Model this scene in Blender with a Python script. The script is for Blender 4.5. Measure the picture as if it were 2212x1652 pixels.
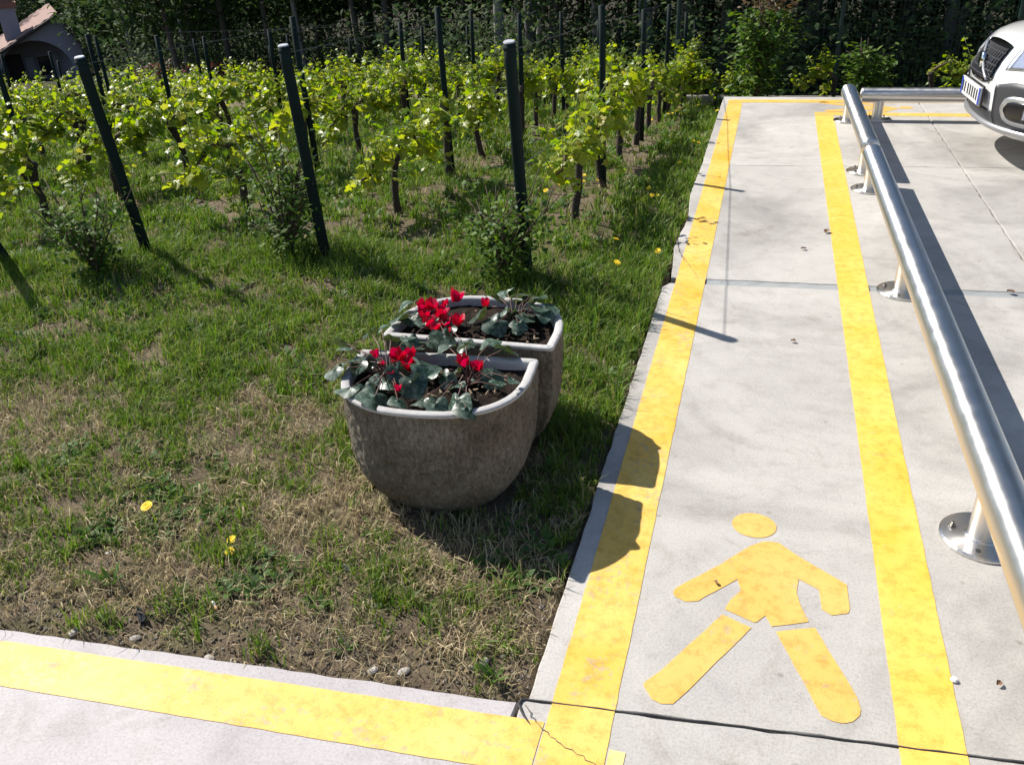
import bpy, math, random
import numpy as np
from mathutils import Vector, Matrix, noise as mnoise

for o in list(bpy.data.objects):
    bpy.data.objects.remove(o)
scene = bpy.context.scene
COL = scene.collection
R = math.radians
rng = np.random.default_rng(7)
random.seed(7)

# ------------------------------------------------------------------ camera
CAM_H = 1.6
V_RIGHT = (0.96305905, 0.09518555, -0.2519067)
V_FWD = (0.26674257, -0.4655625, 0.84386015)
V_DOWN = (0.03695502, 0.87988139, 0.47375422)
def cam_axis(i, s):
    return Vector((s * V_RIGHT[i], s * V_FWD[i], -s * V_DOWN[i]))
ax, ay, az = cam_axis(0, 1), cam_axis(1, -1), cam_axis(2, -1)
cam_d = bpy.data.cameras.new('camera')
cam = bpy.data.objects.new('camera', cam_d)
COL.objects.link(cam)
m = Matrix((ax, ay, az)).transposed().to_4x4()
m.translation = (0, 0, CAM_H)
cam.matrix_world = m
cam_d.sensor_width = 36
cam_d.lens = 36 * 1876 / 2212
cam_d.clip_start = 0.05
cam_d.clip_end = 2000
scene.camera = cam

# ------------------------------------------------------------------ light
SUN = Vector((-1.036, 0.41, 1.12)).normalized()
world = bpy.data.worlds.new('World')
scene.world = world
world.use_nodes = True
wn = world.node_tree
bg = wn.nodes['Background']
sky = wn.nodes.new('ShaderNodeTexSky')
sky.sky_type = 'NISHITA'
sky.sun_disc = False
sky.sun_elevation = math.asin(SUN.z)
sky.sun_rotation = math.atan2(SUN.x, SUN.y) % (2 * math.pi)
sky.air_density = 1.0
sky.dust_density = 0.6
wn.links.new(sky.outputs[0], bg.inputs[0])
bg.inputs[1].default_value = 0.085
sun_d = bpy.data.lights.new('sun', 'SUN')
sun_d.energy = 5.0
sun_d.angle = R(0.5)
sun_d.color = (1.0, 0.95, 0.87)
sun = bpy.data.objects.new('sun', sun_d)
COL.objects.link(sun)
sun.rotation_euler = SUN.to_track_quat('Z', 'Y').to_euler()
sun.location = (-8, 4, 12)
vs = scene.view_settings
vs.view_transform = 'Standard'
vs.look = 'None'
vs.gamma = 1
vs.exposure = 0.68
vs.use_curve_mapping = False

# ------------------------------------------------------------------ helpers
def tag(o, label=None, cat=None, group=None, kind=None):
    if label: o['label'] = label
    if cat: o['category'] = cat
    if group: o['group'] = group
    if kind: o['kind'] = kind
    return o

def empty(name, loc=(0, 0, 0), rz=0.0, sc=1.0):
    o = bpy.data.objects.new(name, None)
    COL.objects.link(o)
    o.location = loc
    o.rotation_euler = (0, 0, rz)
    o.scale = (sc, sc, sc)
    o.empty_display_size = 0.1
    return o

def link(name, me, parent=None):
    o = bpy.data.objects.new(name, me)
    COL.objects.link(o)
    if parent: o.parent = parent
    return o

def copy_tree(o, parent=None):
    c = o.copy()
    COL.objects.link(c)
    c.parent = parent
    for ch in list(o.children):
        copy_tree(ch, c)
    return c

class MB:
    """collects shapes, builds ONE mesh object"""
    def __init__(s):
        s.v = []; s.f = []
    def add(s, vs_, fs):
        b = len(s.v)
        s.v.extend([tuple(map(float, p)) for p in vs_])
        s.f.extend([tuple(i + b for i in f) for f in fs])
    def box(s, c, d, rz=0.0):
        x, y, z = d[0] / 2, d[1] / 2, d[2] / 2
        cs, sn = math.cos(rz), math.sin(rz)
        vs_ = []
        for (a, b, e) in ((-x, -y, -z), (x, -y, -z), (x, y, -z), (-x, y, -z), (-x, -y, z), (x, -y, z), (x, y, z), (-x, y, z)):
            vs_.append((c[0] + a * cs - b * sn, c[1] + a * sn + b * cs, c[2] + e))
        s.add(vs_, [(3, 2, 1, 0), (4, 5, 6, 7), (0, 1, 5, 4), (1, 2, 6, 5), (2, 3, 7, 6), (3, 0, 4, 7)])
    def tube(s, pts, rad, n=8, cap=True):
        pts = [Vector(p) for p in pts]
        if not hasattr(rad, '__len__'): rad = [rad] * len(pts)
        up = None; vs_ = []; fs = []
        for i, p in enumerate(pts):
            t = (pts[min(i + 1, len(pts) - 1)] - pts[max(i - 1, 0)])
            if t.length < 1e-9: t = Vector((0, 0, 1))
            t.normalize()
            if up is None:
                up = Vector((1, 0, 0)) if abs(t.x) < 0.9 else Vector((0, 1, 0))
            up = (up - t * up.dot(t)).normalized()
            b = t.cross(up)
            for k in range(n):
                a = 2 * math.pi * k / n
                vs_.append(p + (up * math.cos(a) + b * math.sin(a)) * rad[i])
        for i in range(len(pts) - 1):
            for k in range(n):
                k2 = (k + 1) % n
                fs.append((i * n + k, i * n + k2, (i + 1) * n + k2, (i + 1) * n + k))
        if cap:
            fs.append(tuple(range(n - 1, -1, -1)))
            fs.append(tuple((len(pts) - 1) * n + k for k in range(n)))
        s.add(vs_, fs)
    def lathe(s, prof, c=(0, 0, 0), n=24, axis='z'):
        vs_ = []; fs = []
        for (r, z) in prof:
            for k in range(n):
                a = 2 * math.pi * k / n
                p = (r * math.cos(a), r * math.sin(a), z)
                if axis == 'y': p = (p[0], p[2], p[1])
                if axis == 'x': p = (p[2], p[0], p[1])
                vs_.append((p[0] + c[0], p[1] + c[1], p[2] + c[2]))
        for i in range(len(prof) - 1):
            for k in range(n):
                k2 = (k + 1) % n
                fs.append((i * n + k, i * n + k2, (i + 1) * n + k2, (i + 1) * n + k))
        s.add(vs_, fs)
    def grid(s, rows, closed=False):
        n = len(rows[0]); vs_ = [p for r in rows for p in r]; fs = []
        for i in range(len(rows) - 1):
            for k in range(n if closed else n - 1):
                k2 = (k + 1) % n
                fs.append((i * n + k, i * n + k2, (i + 1) * n + k2, (i + 1) * n + k))
        s.add(vs_, fs)
    def prism(s, poly, z0, z1):
        n = len(poly)
        vs_ = [(p[0], p[1], z0) for p in poly] + [(p[0], p[1], z1) for p in poly]
        fs = [tuple(range(n, 2 * n)), tuple(range(n - 1, -1, -1))]
        for k in range(n):
            k2 = (k + 1) % n
            fs.append((k, k2, n + k2, n + k))
        s.add(vs_, fs)
    def mesh(s, name, mat, smooth=False):
        me = bpy.data.meshes.new(name)
        me.from_pydata(s.v, [], s.f)
        me.materials.append(mat)
        if smooth:
            me.polygons.foreach_set('use_smooth', [True] * len(me.polygons))
        me.update()
        return me
    def build(s, name, mat, parent=None, smooth=False):
        return link(name, s.mesh(name, mat, smooth), parent)

def tri_mesh(name, V, T, mat, smooth=False):
    """big triangle meshes from numpy arrays"""
    me = bpy.data.meshes.new(name)
    V = np.asarray(V, dtype=np.float32); T = np.asarray(T, dtype=np.int32)
    me.vertices.add(len(V)); me.vertices.foreach_set('co', V.ravel())
    me.loops.add(T.size); me.loops.foreach_set('vertex_index', T.ravel())
    me.polygons.add(len(T)); me.polygons.foreach_set('loop_start', np.arange(0, T.size, 3, dtype=np.int32))
    me.materials.append(mat)
    if smooth:
        me.polygons.foreach_set('use_smooth', np.ones(len(T), dtype=bool))
    me.update(calc_edges=True)
    me.validate()
    return me

# ------------------------------------------------------------------ materials
def nt(name):
    mt = bpy.data.materials.new(name)
    mt.use_nodes = True
    t = mt.node_tree
    return mt, t, t.nodes['Principled BSDF'], t.nodes, t.links

def simple(name, col, rough=0.6, metal=0.0, var=0.12, scale=30, bump=0.0, coat=0.0, spec=0.5):
    mt, t, p, N, L = nt(name)
    g = N.new('ShaderNodeNewGeometry')
    tx = N.new('ShaderNodeTexNoise'); tx.inputs['Scale'].default_value = scale; tx.inputs['Detail'].default_value = 6
    L.new(g.outputs['Position'], tx.inputs['Vector'])
    mx = N.new('ShaderNodeMix'); mx.data_type = 'RGBA'
    mx.inputs[6].default_value = (*[c * (1 - var) for c in col], 1)
    mx.inputs[7].default_value = (*[min(1, c * (1 + var)) for c in col], 1)
    L.new(tx.outputs[0], mx.inputs[0]); L.new(mx.outputs[2], p.inputs['Base Color'])
    p.inputs['Roughness'].default_value = rough
    p.inputs['Metallic'].default_value = metal
    p.inputs['Specular IOR Level'].default_value = spec
    p.inputs['Coat Weight'].default_value = coat
    if bump:
        b = N.new('ShaderNodeBump'); b.inputs['Strength'].default_value = bump; b.inputs['Distance'].default_value = 0.01
        L.new(tx.outputs[0], b.inputs['Height']); L.new(b.outputs[0], p.inputs['Normal'])
    return mt

def ramp(N, stops):
    r = N.new('ShaderNodeValToRGB')
    e = r.color_ramp.elements
    while len(e) < len(stops): e.new(0.5)
    for i, (pos, c) in enumerate(stops):
        e[i].position = pos
        e[i].color = (*c, 1) if len(c) == 3 else c
    return r

def leafmat(name, cols, transl=0.4, rough=0.45, spec=0.4, tcol=None):
    """foliage: every leaf (mesh island) picks its own hue"""
    mt, t, p, N, L = nt(name)
    g = N.new('ShaderNodeNewGeometry')
    rp = ramp(N, [(i / max(1, len(cols) - 1), c) for i, c in enumerate(cols)])
    L.new(g.outputs['Random Per Island'], rp.inputs[0])
    L.new(rp.outputs[0], p.inputs['Base Color'])
    p.inputs['Roughness'].default_value = rough
    p.inputs['Specular IOR Level'].default_value = spec
    tr = N.new('ShaderNodeBsdfTranslucent')
    hs = N.new('ShaderNodeHueSaturation'); hs.inputs['Value'].default_value = 1.35; hs.inputs['Saturation'].default_value = 1.1
    if tcol: hs.inputs['Hue'].default_value = tcol
    L.new(rp.outputs[0], hs.inputs['Color']); L.new(hs.outputs[0], tr.inputs['Color'])
    ms = N.new('ShaderNodeMixShader'); ms.inputs[0].default_value = transl
    L.new(p.outputs[0], ms.inputs[1]); L.new(tr.outputs[0], ms.inputs[2])
    L.new(ms.outputs[0], N['Material Output'].inputs['Surface'])
    return mt

def concrete_mat(name, c0, c1, c2):
    mt, t, p, N, L = nt(name)
    g = N.new('ShaderNodeNewGeometry')
    def noi(scale, detail=6, rough=0.6, dist=0.0):
        n = N.new('ShaderNodeTexNoise'); n.inputs['Scale'].default_value = scale; n.inputs['Detail'].default_value = detail
        n.inputs['Roughness'].default_value = rough; n.inputs['Distortion'].default_value = dist
        L.new(g.outputs['Position'], n.inputs['Vector']); return n
    big = noi(1.1, 7, 0.62, 0.9); mid = noi(9, 8, 0.7); fine = noi(140, 4, 0.7); grit = noi(420, 2, 0.5)
    rp = ramp(N, [(0.30, c0), (0.47, c1), (0.70, c2)])
    L.new(big.outputs[0], rp.inputs[0])
    r2 = ramp(N, [(0.28, (0.84, 0.83, 0.82)), (0.50, (1, 1, 1)), (0.75, (1.07, 1.065, 1.06))])
    L.new(mid.outputs[0], r2.inputs[0])
    r3 = ramp(N, [(0.3, (0.80, 0.79, 0.78)), (0.5, (1, 1, 1)), (0.75, (1.12, 1.12, 1.12))])
    L.new(fine.outputs[0], r3.inputs[0])
    m1 = N.new('ShaderNodeMix'); m1.data_type = 'RGBA'; m1.blend_type = 'MULTIPLY'; m1.inputs[0].default_value = 1
    L.new(rp.outputs[0], m1.inputs[6]); L.new(r2.outputs[0], m1.inputs[7])
    m2 = N.new('ShaderNodeMix'); m2.data_type = 'RGBA'; m2.blend_type = 'MULTIPLY'; m2.inputs[0].default_value = 1
    L.new(m1.outputs[2], m2.inputs[6]); L.new(r3.outputs[0], m2.inputs[7])
    # dark specks
    vo = N.new('ShaderNodeTexVoronoi'); vo.inputs['Scale'].default_value = 55; L.new(g.outputs['Position'], vo.inputs['Vector'])
    rs = ramp(N, [(0.06, (0.55, 0.52, 0.48)), (0.11, (1, 1, 1))]); L.new(vo.outputs['Distance'], rs.inputs[0])
    m3 = N.new('ShaderNodeMix'); m3.data_type = 'RGBA'; m3.blend_type = 'MULTIPLY'; m3.inputs[0].default_value = 0.35
    L.new(m2.outputs[2], m3.inputs[6]); L.new(rs.outputs[0], m3.inputs[7])
    st_ = noi(3.2, 9, 0.72, 1.4)
    rst = ramp(N, [(0.56, (1, 1, 1)), (0.66, (0.86, 0.845, 0.82)), (0.74, (0.72, 0.70, 0.67))]); L.new(st_.outputs[0], rst.inputs[0])
    v2 = N.new('ShaderNodeTexVoronoi'); v2.inputs['Scale'].default_value = 7; v2.inputs['Randomness'].default_value = 1; L.new(g.outputs['Position'], v2.inputs['Vector'])
    rv = ramp(N, [(0.035, (0.62, 0.58, 0.53)), (0.075, (1, 1, 1))]); L.new(v2.outputs['Distance'], rv.inputs[0])
    m4 = N.new('ShaderNodeMix'); m4.data_type = 'RGBA'; m4.blend_type = 'MULTIPLY'; m4.inputs[0].default_value = 1
    L.new(m3.outputs[2], m4.inputs[6]); L.new(rst.outputs[0], m4.inputs[7])
    m5 = N.new('ShaderNodeMix'); m5.data_type = 'RGBA'; m5.blend_type = 'MULTIPLY'; m5.inputs[0].default_value = 0.6
    L.new(m4.outputs[2], m5.inputs[6]); L.new(rv.outputs[0], m5.inputs[7])
    L.new(m5.outputs[2], p.inputs['Base Color'])
    p.inputs['Roughness'].default_value = 0.85
    p.inputs['Specular IOR Level'].default_value = 0.3
    ad = N.new('ShaderNodeMath'); ad.operation = 'ADD'
    L.new(fine.outputs[0], ad.inputs[0]); L.new(grit.outputs[0], ad.inputs[1])
    b = N.new('ShaderNodeBump'); b.inputs['Strength'].default_value = 0.35; b.inputs['Distance'].default_value = 0.003
    L.new(ad.outputs[0], b.inputs['Height']); L.new(b.outputs[0], p.inputs['Normal'])
    return mt

def paint_mat(name, ca, cb, worn, wear=0.62):
    """road paint: hue varies with thickness, pin holes show the concrete"""
    mt, t, p, N, L = nt(name)
    g = N.new('ShaderNodeNewGeometry')
    def noi(scale, detail=6, rough=0.6):
        n = N.new('ShaderNodeTexNoise'); n.inputs['Scale'].default_value = scale; n.inputs['Detail'].default_value = detail
        n.inputs['Roughness'].default_value = rough
        L.new(g.outputs['Position'], n.inputs['Vector']); return n
    a, b_, c = noi(3.0, 5), noi(45, 8, 0.75), noi(260, 3)
    r1 = ramp(N, [(0.32, ca), (0.68, cb)]); L.new(a.outputs[0], r1.inputs[0])
    wa = N.new('ShaderNodeMath'); wa.operation = 'MULTIPLY_ADD'; wa.inputs[1].default_value = 0.55
    wb = noi(5.5, 4); L.new(wb.outputs[0], wa.inputs[0]); L.new(b_.outputs[0], wa.inputs[2])
    r2 = ramp(N, [(wear + 0.26, (0, 0, 0)), (wear + 0.38, (0.85, 0.85, 0.85))]); L.new(wa.outputs[0], r2.inputs[0])
    mx = N.new('ShaderNodeMix'); mx.data_type = 'RGBA'
    L.new(r2.outputs[0], mx.inputs[0]); L.new(r1.outputs[0], mx.inputs[6]); mx.inputs[7].default_value = (*worn, 1)
    mo = noi(24, 6, 0.7); c2 = N.new('ShaderNodeMath'); c2.operation = 'MULTIPLY_ADD'; c2.inputs[1].default_value = 0.5; L.new(c.outputs[0], c2.inputs[0]); L.new(mo.outputs[0], c2.inputs[2])
    r3 = ramp(N, [(0.58, (0.78, 0.74, 0.70)), (0.78, (1, 1, 1))]); L.new(c2.outputs[0], r3.inputs[0])
    m2 = N.new('ShaderNodeMix'); m2.data_type = 'RGBA'; m2.blend_type = 'MULTIPLY'; m2.inputs[0].default_value = 1
    L.new(mx.outputs[2], m2.inputs[6]); L.new(r3.outputs[0], m2.inputs[7])
    L.new(m2.outputs[2], p.inputs['Base Color'])
    p.inputs['Roughness'].default_value = 0.6
    b = N.new('ShaderNodeBump'); b.inputs['Strength'].default_value = 0.3; b.inputs['Distance'].default_value = 0.002
    L.new(c.outputs[0], b.inputs['Height']); L.new(b.outputs[0], p.inputs['Normal'])
    return mt

def soil_mat(name, stops, bump=0.8, scale=5.0):
    mt, t, p, N, L = nt(name)
    g = N.new('ShaderNodeNewGeometry')
    def noi(sc, detail=8, rough=0.65):
        n = N.new('ShaderNodeTexNoise'); n.inputs['Scale'].default_value = sc; n.inputs['Detail'].default_value = detail
        n.inputs['Roughness'].default_value = rough
        L.new(g.outputs['Position'], n.inputs['Vector']); return n
    a, f = noi(scale), noi(90, 8, 0.75)
    rp = ramp(N, stops); L.new(a.outputs[0], rp.inputs[0])
    r2 = ramp(N, [(0.3, (0.45, 0.43, 0.42)), (0.5, (1, 1, 1)), (0.75, (1.5, 1.45, 1.35))]); L.new(f.outputs[0], r2.inputs[0])
    m1 = N.new('ShaderNodeMix'); m1.data_type = 'RGBA'; m1.blend_type = 'MULTIPLY'; m1.inputs[0].default_value = 1
    L.new(rp.outputs[0], m1.inputs[6]); L.new(r2.outputs[0], m1.inputs[7])
    L.new(m1.outputs[2], p.inputs['Base Color'])
    p.inputs['Roughness'].default_value = 0.95
    p.inputs['Specular IOR Level'].default_value = 0.15
    b = N.new('ShaderNodeBump'); b.inputs['Strength'].default_value = bump; b.inputs['Distance'].default_value = 0.02
    L.new(f.outputs[0], b.inputs['Height']); L.new(b.outputs[0], p.inputs['Normal'])
    return mt

def steel_mat(name, rough=0.36):
    mt, t, p, N, L = nt(name)
    tc = N.new('ShaderNodeTexCoord')
    mp = N.new('ShaderNodeMapping'); mp.inputs['Scale'].default_value = (900, 900, 6)
    L.new(tc.outputs['Object'], mp.inputs[0])
    n = N.new('ShaderNodeTexNoise'); n.inputs['Scale'].default_value = 1; n.inputs['Detail'].default_value = 3
    L.new(mp.outputs[0], n.inputs['Vector'])
    n2 = N.new('ShaderNodeTexNoise'); n2.inputs['Scale'].default_value = 14; n2.inputs['Detail'].default_value = 6
    L.new(tc.outputs['Object'], n2.inputs['Vector'])
    rr = N.new('ShaderNodeMapRange'); rr.inputs[3].default_value = rough - 0.14; rr.inputs[4].default_value = rough + 0.20
    L.new(n2.outputs[0], rr.inputs[0]); L.new(rr.outputs[0], p.inputs['Roughness'])
    p.inputs['Base Color'].default_value = (0.70, 0.68, 0.65, 1)
    p.inputs['Metallic'].default_value = 1
    tg = N.new('ShaderNodeTangent'); tg.direction_type = 'RADIAL'; tg.axis = 'Z'
    L.new(tg.outputs[0], p.inputs['Tangent'])
    p.inputs['Anisotropic'].default_value = 0.85; p.inputs['Anisotropic Rotation'].default_value = 0.25
    b = N.new('ShaderNodeBump'); b.inputs['Strength'].default_value = 0.0; b.inputs['Distance'].default_value = 0.002
    L.new(n.outputs[0], b.inputs['Height']); L.new(b.outputs[0], p.inputs['Normal'])
    return mt

M = {}
M['slab'] = concrete_mat('walkway_concrete', (0.27, 0.257, 0.24), (0.38, 0.362, 0.338), (0.50, 0.478, 0.446))
M['path'] = concrete_mat('path_concrete', (0.35, 0.32, 0.325), (0.42, 0.39, 0.39), (0.48, 0.45, 0.445))
M['subbase'] = simple('joint_dirt', (0.10, 0.09, 0.08), 0.95, var=0.3)
M['seal'] = simple('black_joint_seal', (0.035, 0.034, 0.034), 0.7, var=0.3, bump=0.4)
M['mortar'] = concrete_mat('joint_mortar', (0.20, 0.215, 0.225), (0.27, 0.285, 0.29), (0.35, 0.35, 0.345))
M['yellow'] = paint_mat('yellow_line_paint', (0.70, 0.385, 0.036), (0.76, 0.515, 0.14), (0.42, 0.34, 0.20), 0.575)
M['yellow_fresh'] = paint_mat('fresh_yellow_line_paint', (0.74, 0.425, 0.045), (0.77, 0.51, 0.12), (0.50, 0.42, 0.22), 0.63)
M['yellow2'] = paint_mat('yellow_symbol_paint', (0.68, 0.38, 0.075), (0.71, 0.43, 0.12), (0.42, 0.34, 0.22), 0.60)
M['yellow_pale'] = paint_mat('pale_old_yellow_paint', (0.72, 0.54, 0.18), (0.74, 0.58, 0.24), (0.5, 0.45, 0.32), 0.6)
M['soil'] = soil_mat('vineyard_soil', [(0.30, (0.11, 0.083, 0.058)), (0.48, (0.18, 0.138, 0.096)), (0.62, (0.13, 0.115, 0.06)), (0.78, (0.24, 0.19, 0.135))])
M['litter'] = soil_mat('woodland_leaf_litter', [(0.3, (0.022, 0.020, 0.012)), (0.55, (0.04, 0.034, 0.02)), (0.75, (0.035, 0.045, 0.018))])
M['potsoil'] = soil_mat('potting_soil', [(0.3, (0.018, 0.013, 0.010)), (0.7, (0.05, 0.035, 0.026))], 1.0, 30)
M['steel'] = steel_mat('brushed_stainless_steel')
M['bolt'] = simple('bolt_steel', (0.25, 0.24, 0.23), 0.4, 1.0)
M['hole'] = simple('dark_bolt_hole', (0.02, 0.02, 0.02), 0.9)
M['post'] = simple('dark_green_post', (0.008, 0.017, 0.016), 0.7, var=0.35, scale=18, spec=0.12)
M['cap'] = simple('pale_post_cap', (0.42, 0.42, 0.45), 0.5)
M['wire'] = simple('galvanised_wire', (0.16, 0.16, 0.17), 0.5, 0.6)
M['bark'] = simple('vine_bark', (0.040, 0.028, 0.022), 0.95, var=0.5, scale=90, bump=1.0)
M['cane'] = simple('vine_cane', (0.085, 0.055, 0.038), 0.85, var=0.4, scale=60, bump=0.5)
M['shoot'] = simple('green_shoot', (0.17, 0.21, 0.05), 0.6)
M['vleaf'] = leafmat('vine_leaf', [(0.10, 0.18, 0.02), (0.17, 0.26, 0.024), (0.26, 0.33, 0.03), (0.33, 0.36, 0.042), (0.19, 0.28, 0.025), (0.36, 0.33, 0.06)], 0.55, 0.36, 0.4)
M['rose'] = leafmat('rose_leaf', [(0.035, 0.080, 0.014), (0.06, 0.12, 0.018), (0.12, 0.19, 0.022), (0.045, 0.095, 0.02)], 0.35, 0.55, 0.2)
M['red_shoot'] = leafmat('reddish_young_leaf', [(0.10, 0.07, 0.03), (0.14, 0.075, 0.04), (0.07, 0.09, 0.025)], 0.35)
M['grass'] = leafmat('grass_blade', [(0.065, 0.135, 0.018), (0.10, 0.19, 0.022), (0.15, 0.24, 0.03), (0.21, 0.25, 0.05), (0.085, 0.17, 0.02), (0.13, 0.225, 0.028), (0.28, 0.25, 0.10)], 0.35, 0.5, 0.3)
M['drygrass'] = leafmat('dry_grass', [(0.34, 0.26, 0.14), (0.42, 0.34, 0.20), (0.25, 0.19, 0.105), (0.54, 0.46, 0.30), (0.29, 0.26, 0.11)], 0.2, 0.7, 0.2)
M['weed'] = leafmat('weed_leaf', [(0.045, 0.10, 0.022), (0.08, 0.15, 0.025), (0.055, 0.11, 0.035)], 0.35, 0.6, 0.2)
M['dand'] = simple('dandelion_yellow', (0.85, 0.60, 0.01), 0.7)
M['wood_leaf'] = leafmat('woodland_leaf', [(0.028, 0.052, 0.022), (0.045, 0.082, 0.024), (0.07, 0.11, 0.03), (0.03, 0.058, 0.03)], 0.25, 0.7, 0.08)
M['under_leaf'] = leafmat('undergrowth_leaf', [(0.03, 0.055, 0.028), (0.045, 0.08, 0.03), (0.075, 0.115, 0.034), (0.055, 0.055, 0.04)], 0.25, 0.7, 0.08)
M['trunk'] = simple('woodland_bark', (0.09, 0.08, 0.072), 0.95, var=0.5, scale=12, bump=0.8)
M['trunk_pale'] = simple('pale_woodland_bark', (0.19, 0.18, 0.165), 0.95, var=0.5, scale=12, bump=0.8)
M['fence'] = simple('green_fence_wire', (0.014, 0.035, 0.028), 0.5)
M['kerb'] = concrete_mat('old_kerb', (0.16, 0.14, 0.13), (0.22, 0.2, 0.19), (0.3, 0.27, 0.25))
M['stone'] = simple('pale_stone', (0.34, 0.31, 0.27), 0.85, var=0.4, scale=40, bump=0.6)
M['twig'] = simple('dry_twig', (0.30, 0.22, 0.14), 0.85, var=0.4)
M['dryleaf'] = simple('dry_leaf', (0.16, 0.085, 0.045), 0.8, var=0.4, scale=120)

def cross(y0, k=0.07):
    return lambda x: y0 + k * x

# ------------------------------------------------------------------ terrain
def path_edge(x):           # far edge of the foreground path
    return 1.354 + 0.063 * (x + 0.42)
FAR_EDGE = lambda x: 8.80 + 0.04 * x
SLAB_X0 = -0.40
def base_z(x, y):
    d = max(0.0, y - 4.0)
    if d < 10: z = -0.03 * d - 0.007 * d * d
    else: z = -1.0 - 0.10 * (d - 10)
    if x < -2.5: z += -0.055 * min(45.0, -2.5 - x) * min(1.0, d / 4)
    if y > 62: z += 0.12 * (y - 62)
    return max(z, -9.0)
def fbm0(a, b):
    return mnoise.noise((a, b, 21.0)) + .5 * mnoise.noise((a * 2, b * 2, 9.0))
def ground_z(x, y):
    z = base_z(x, y)
    rel = 0.022 * mnoise.noise((x * 1.3, y * 1.3, 3.1)) + 0.009 * mnoise.noise((x * 6, y * 6, 1.7)) + 0.004 * mnoise.noise((x * 21, y * 21, 5.2))
    near_ = max(0.0, 1 - (y - path_edge(x)) / 0.8) if x < 0 else 0.0
    rel += near_ * (0.010 * mnoise.noise((x * 17, y * 17, 8.8)) + 0.006 * mnoise.noise((x * 40, y * 40, 2.2)))
    if y > 2.7 and x < -0.5: rel += min(1, (y - 2.7) / .6) * min(1, (-.5 - x) / .3) * 0.028 * fbm0(x * 3.4, y * 3.4)
    z += rel - 0.022
    if x > SLAB_X0 - 0.001 and y < FAR_EDGE(x) : z = min(z, base_z(x, y) - 0.06, -0.10)
    if y < path_edge(x) and x < 0: z = -0.10
    # soil meets concrete a little below its edge
    return z
def coords(segs):
    out = []
    for a, b, st in segs:
        n = max(1, int(round((b - a) / st)))
        out += [a + (b - a) * i / n for i in range(n)]
    out.append(segs[-1][1])
    return out
gx = coords([(-1500, -200, 260), (-200, -60, 20), (-60, -14, 3), (-14, -5, 0.3), (-5, -2.4, 0.06), (-2.4, SLAB_X0 - 0.015, 0.018), (SLAB_X0 - 0.015, SLAB_X0 + 0.015, 0.03), (SLAB_X0 + 0.015, 4, 0.4), (4, 14, 1), (14, 60, 6), (60, 1500, 240)])
gy = coords([(-600, -20, 100), (-20, 0.6, 2), (0.6, 1.1, 0.1), (1.1, 2.6, 0.018), (2.6, 5.5, 0.05), (5.5, 9, 0.09), (9, 16, 0.25), (16, 80, 3), (80, 200, 20), (200, 2000, 300)])
GV = [(x, y, ground_z(x, y)) for y in gy for x in gx]
nxg = len(gx)
GF = [(j * nxg + i, j * nxg + i + 1, (j + 1) * nxg + i + 1, (j + 1) * nxg + i) for j in range(len(gy) - 1) for i in range(nxg - 1)]
me = bpy.data.meshes.new('ground')
me.from_pydata(GV, [], GF)
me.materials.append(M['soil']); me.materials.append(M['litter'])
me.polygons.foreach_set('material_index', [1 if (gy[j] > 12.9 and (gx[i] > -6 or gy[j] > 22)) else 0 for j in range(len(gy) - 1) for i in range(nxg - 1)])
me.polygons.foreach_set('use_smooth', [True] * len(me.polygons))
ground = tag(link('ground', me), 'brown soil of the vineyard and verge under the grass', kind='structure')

# ------------------------------------------------------------------ pavement
def jitter_line(pts, step=0.04, amp=0.0025, seed=0):
    out = []
    r = random.Random(seed)
    n = len(pts)
    for i in range(n):
        a, b = pts[i], pts[(i + 1) % n]
        d = math.dist(a, b); k = max(1, int(d / step))
        nx, ny = -(b[1] - a[1]) / max(d, 1e-6), (b[0] - a[0]) / max(d, 1e-6)
        for j in range(k):
            t = j / k
            o = 0 if j == 0 else r.uniform(-amp, amp)
            out.append((a[0] + (b[0] - a[0]) * t + nx * o, a[1] + (b[1] - a[1]) * t + ny * o))
    return out
def slab_poly(b, poly, seed, z1=0.0, z0=-0.35, amp=0.003):
    """slab with slightly broken upper arris"""
    p = jitter_line(poly, 0.05, amp, seed)
    n = len(p)
    cx = sum(q[0] for q in p) / n; cy = sum(q[1] for q in p) / n
    ins = []
    for k in range(n):
        a, c = Vector(p[k - 1]), Vector(p[(k + 1) % n])
        t = (c - a); nrm = Vector((-t.y, t.x)); nrm.normalize()
        ins.append((p[k][0] + nrm.x * 0.003, p[k][1] + nrm.y * 0.003))
    vs_ = [(q[0], q[1], z0) for q in p] + [(q[0], q[1], z1 - 0.003) for q in p] + [(q[0], q[1], z1) for q in ins]
    fs = [tuple(range(2 * n, 3 * n))]
    for k in range(n):
        k2 = (k + 1) % n
        fs.append((k, k2, n + k2, n + k)); fs.append((n + k, n + k2, 2 * n + k2, 2 * n + k))
    b.add(vs_, fs)
pave = empty('pavement')
tag(pave, 'pale concrete walkway and car park slabs', kind='structure')
b = MB(); b.prism([(SLAB_X0 + 0.05, -2.9), (13.9, -2.9), (13.9, 9.2), (SLAB_X0 + 0.05, 8.7)], -0.34, -0.03)
b.build('joint_bed', M['subbase'], pave)
J = [-2.98, None, 4.01, 6.27, None]
G = 0.004
j1, j2, j3 = cross(1.397, 0.08), cross(4.045, 0.06), cross(6.26, 0.09)
XJ = [SLAB_X0, 1.30, 5.2, 9.6, 14.0]
rows_ = [(lambda x: -3.0, j1, 0.012, 0.002), (j1, j2, 0.002, 0.035), (j2, j3, 0.035, 0.003), (j3, FAR_EDGE, 0.003, 0.0)]
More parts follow.
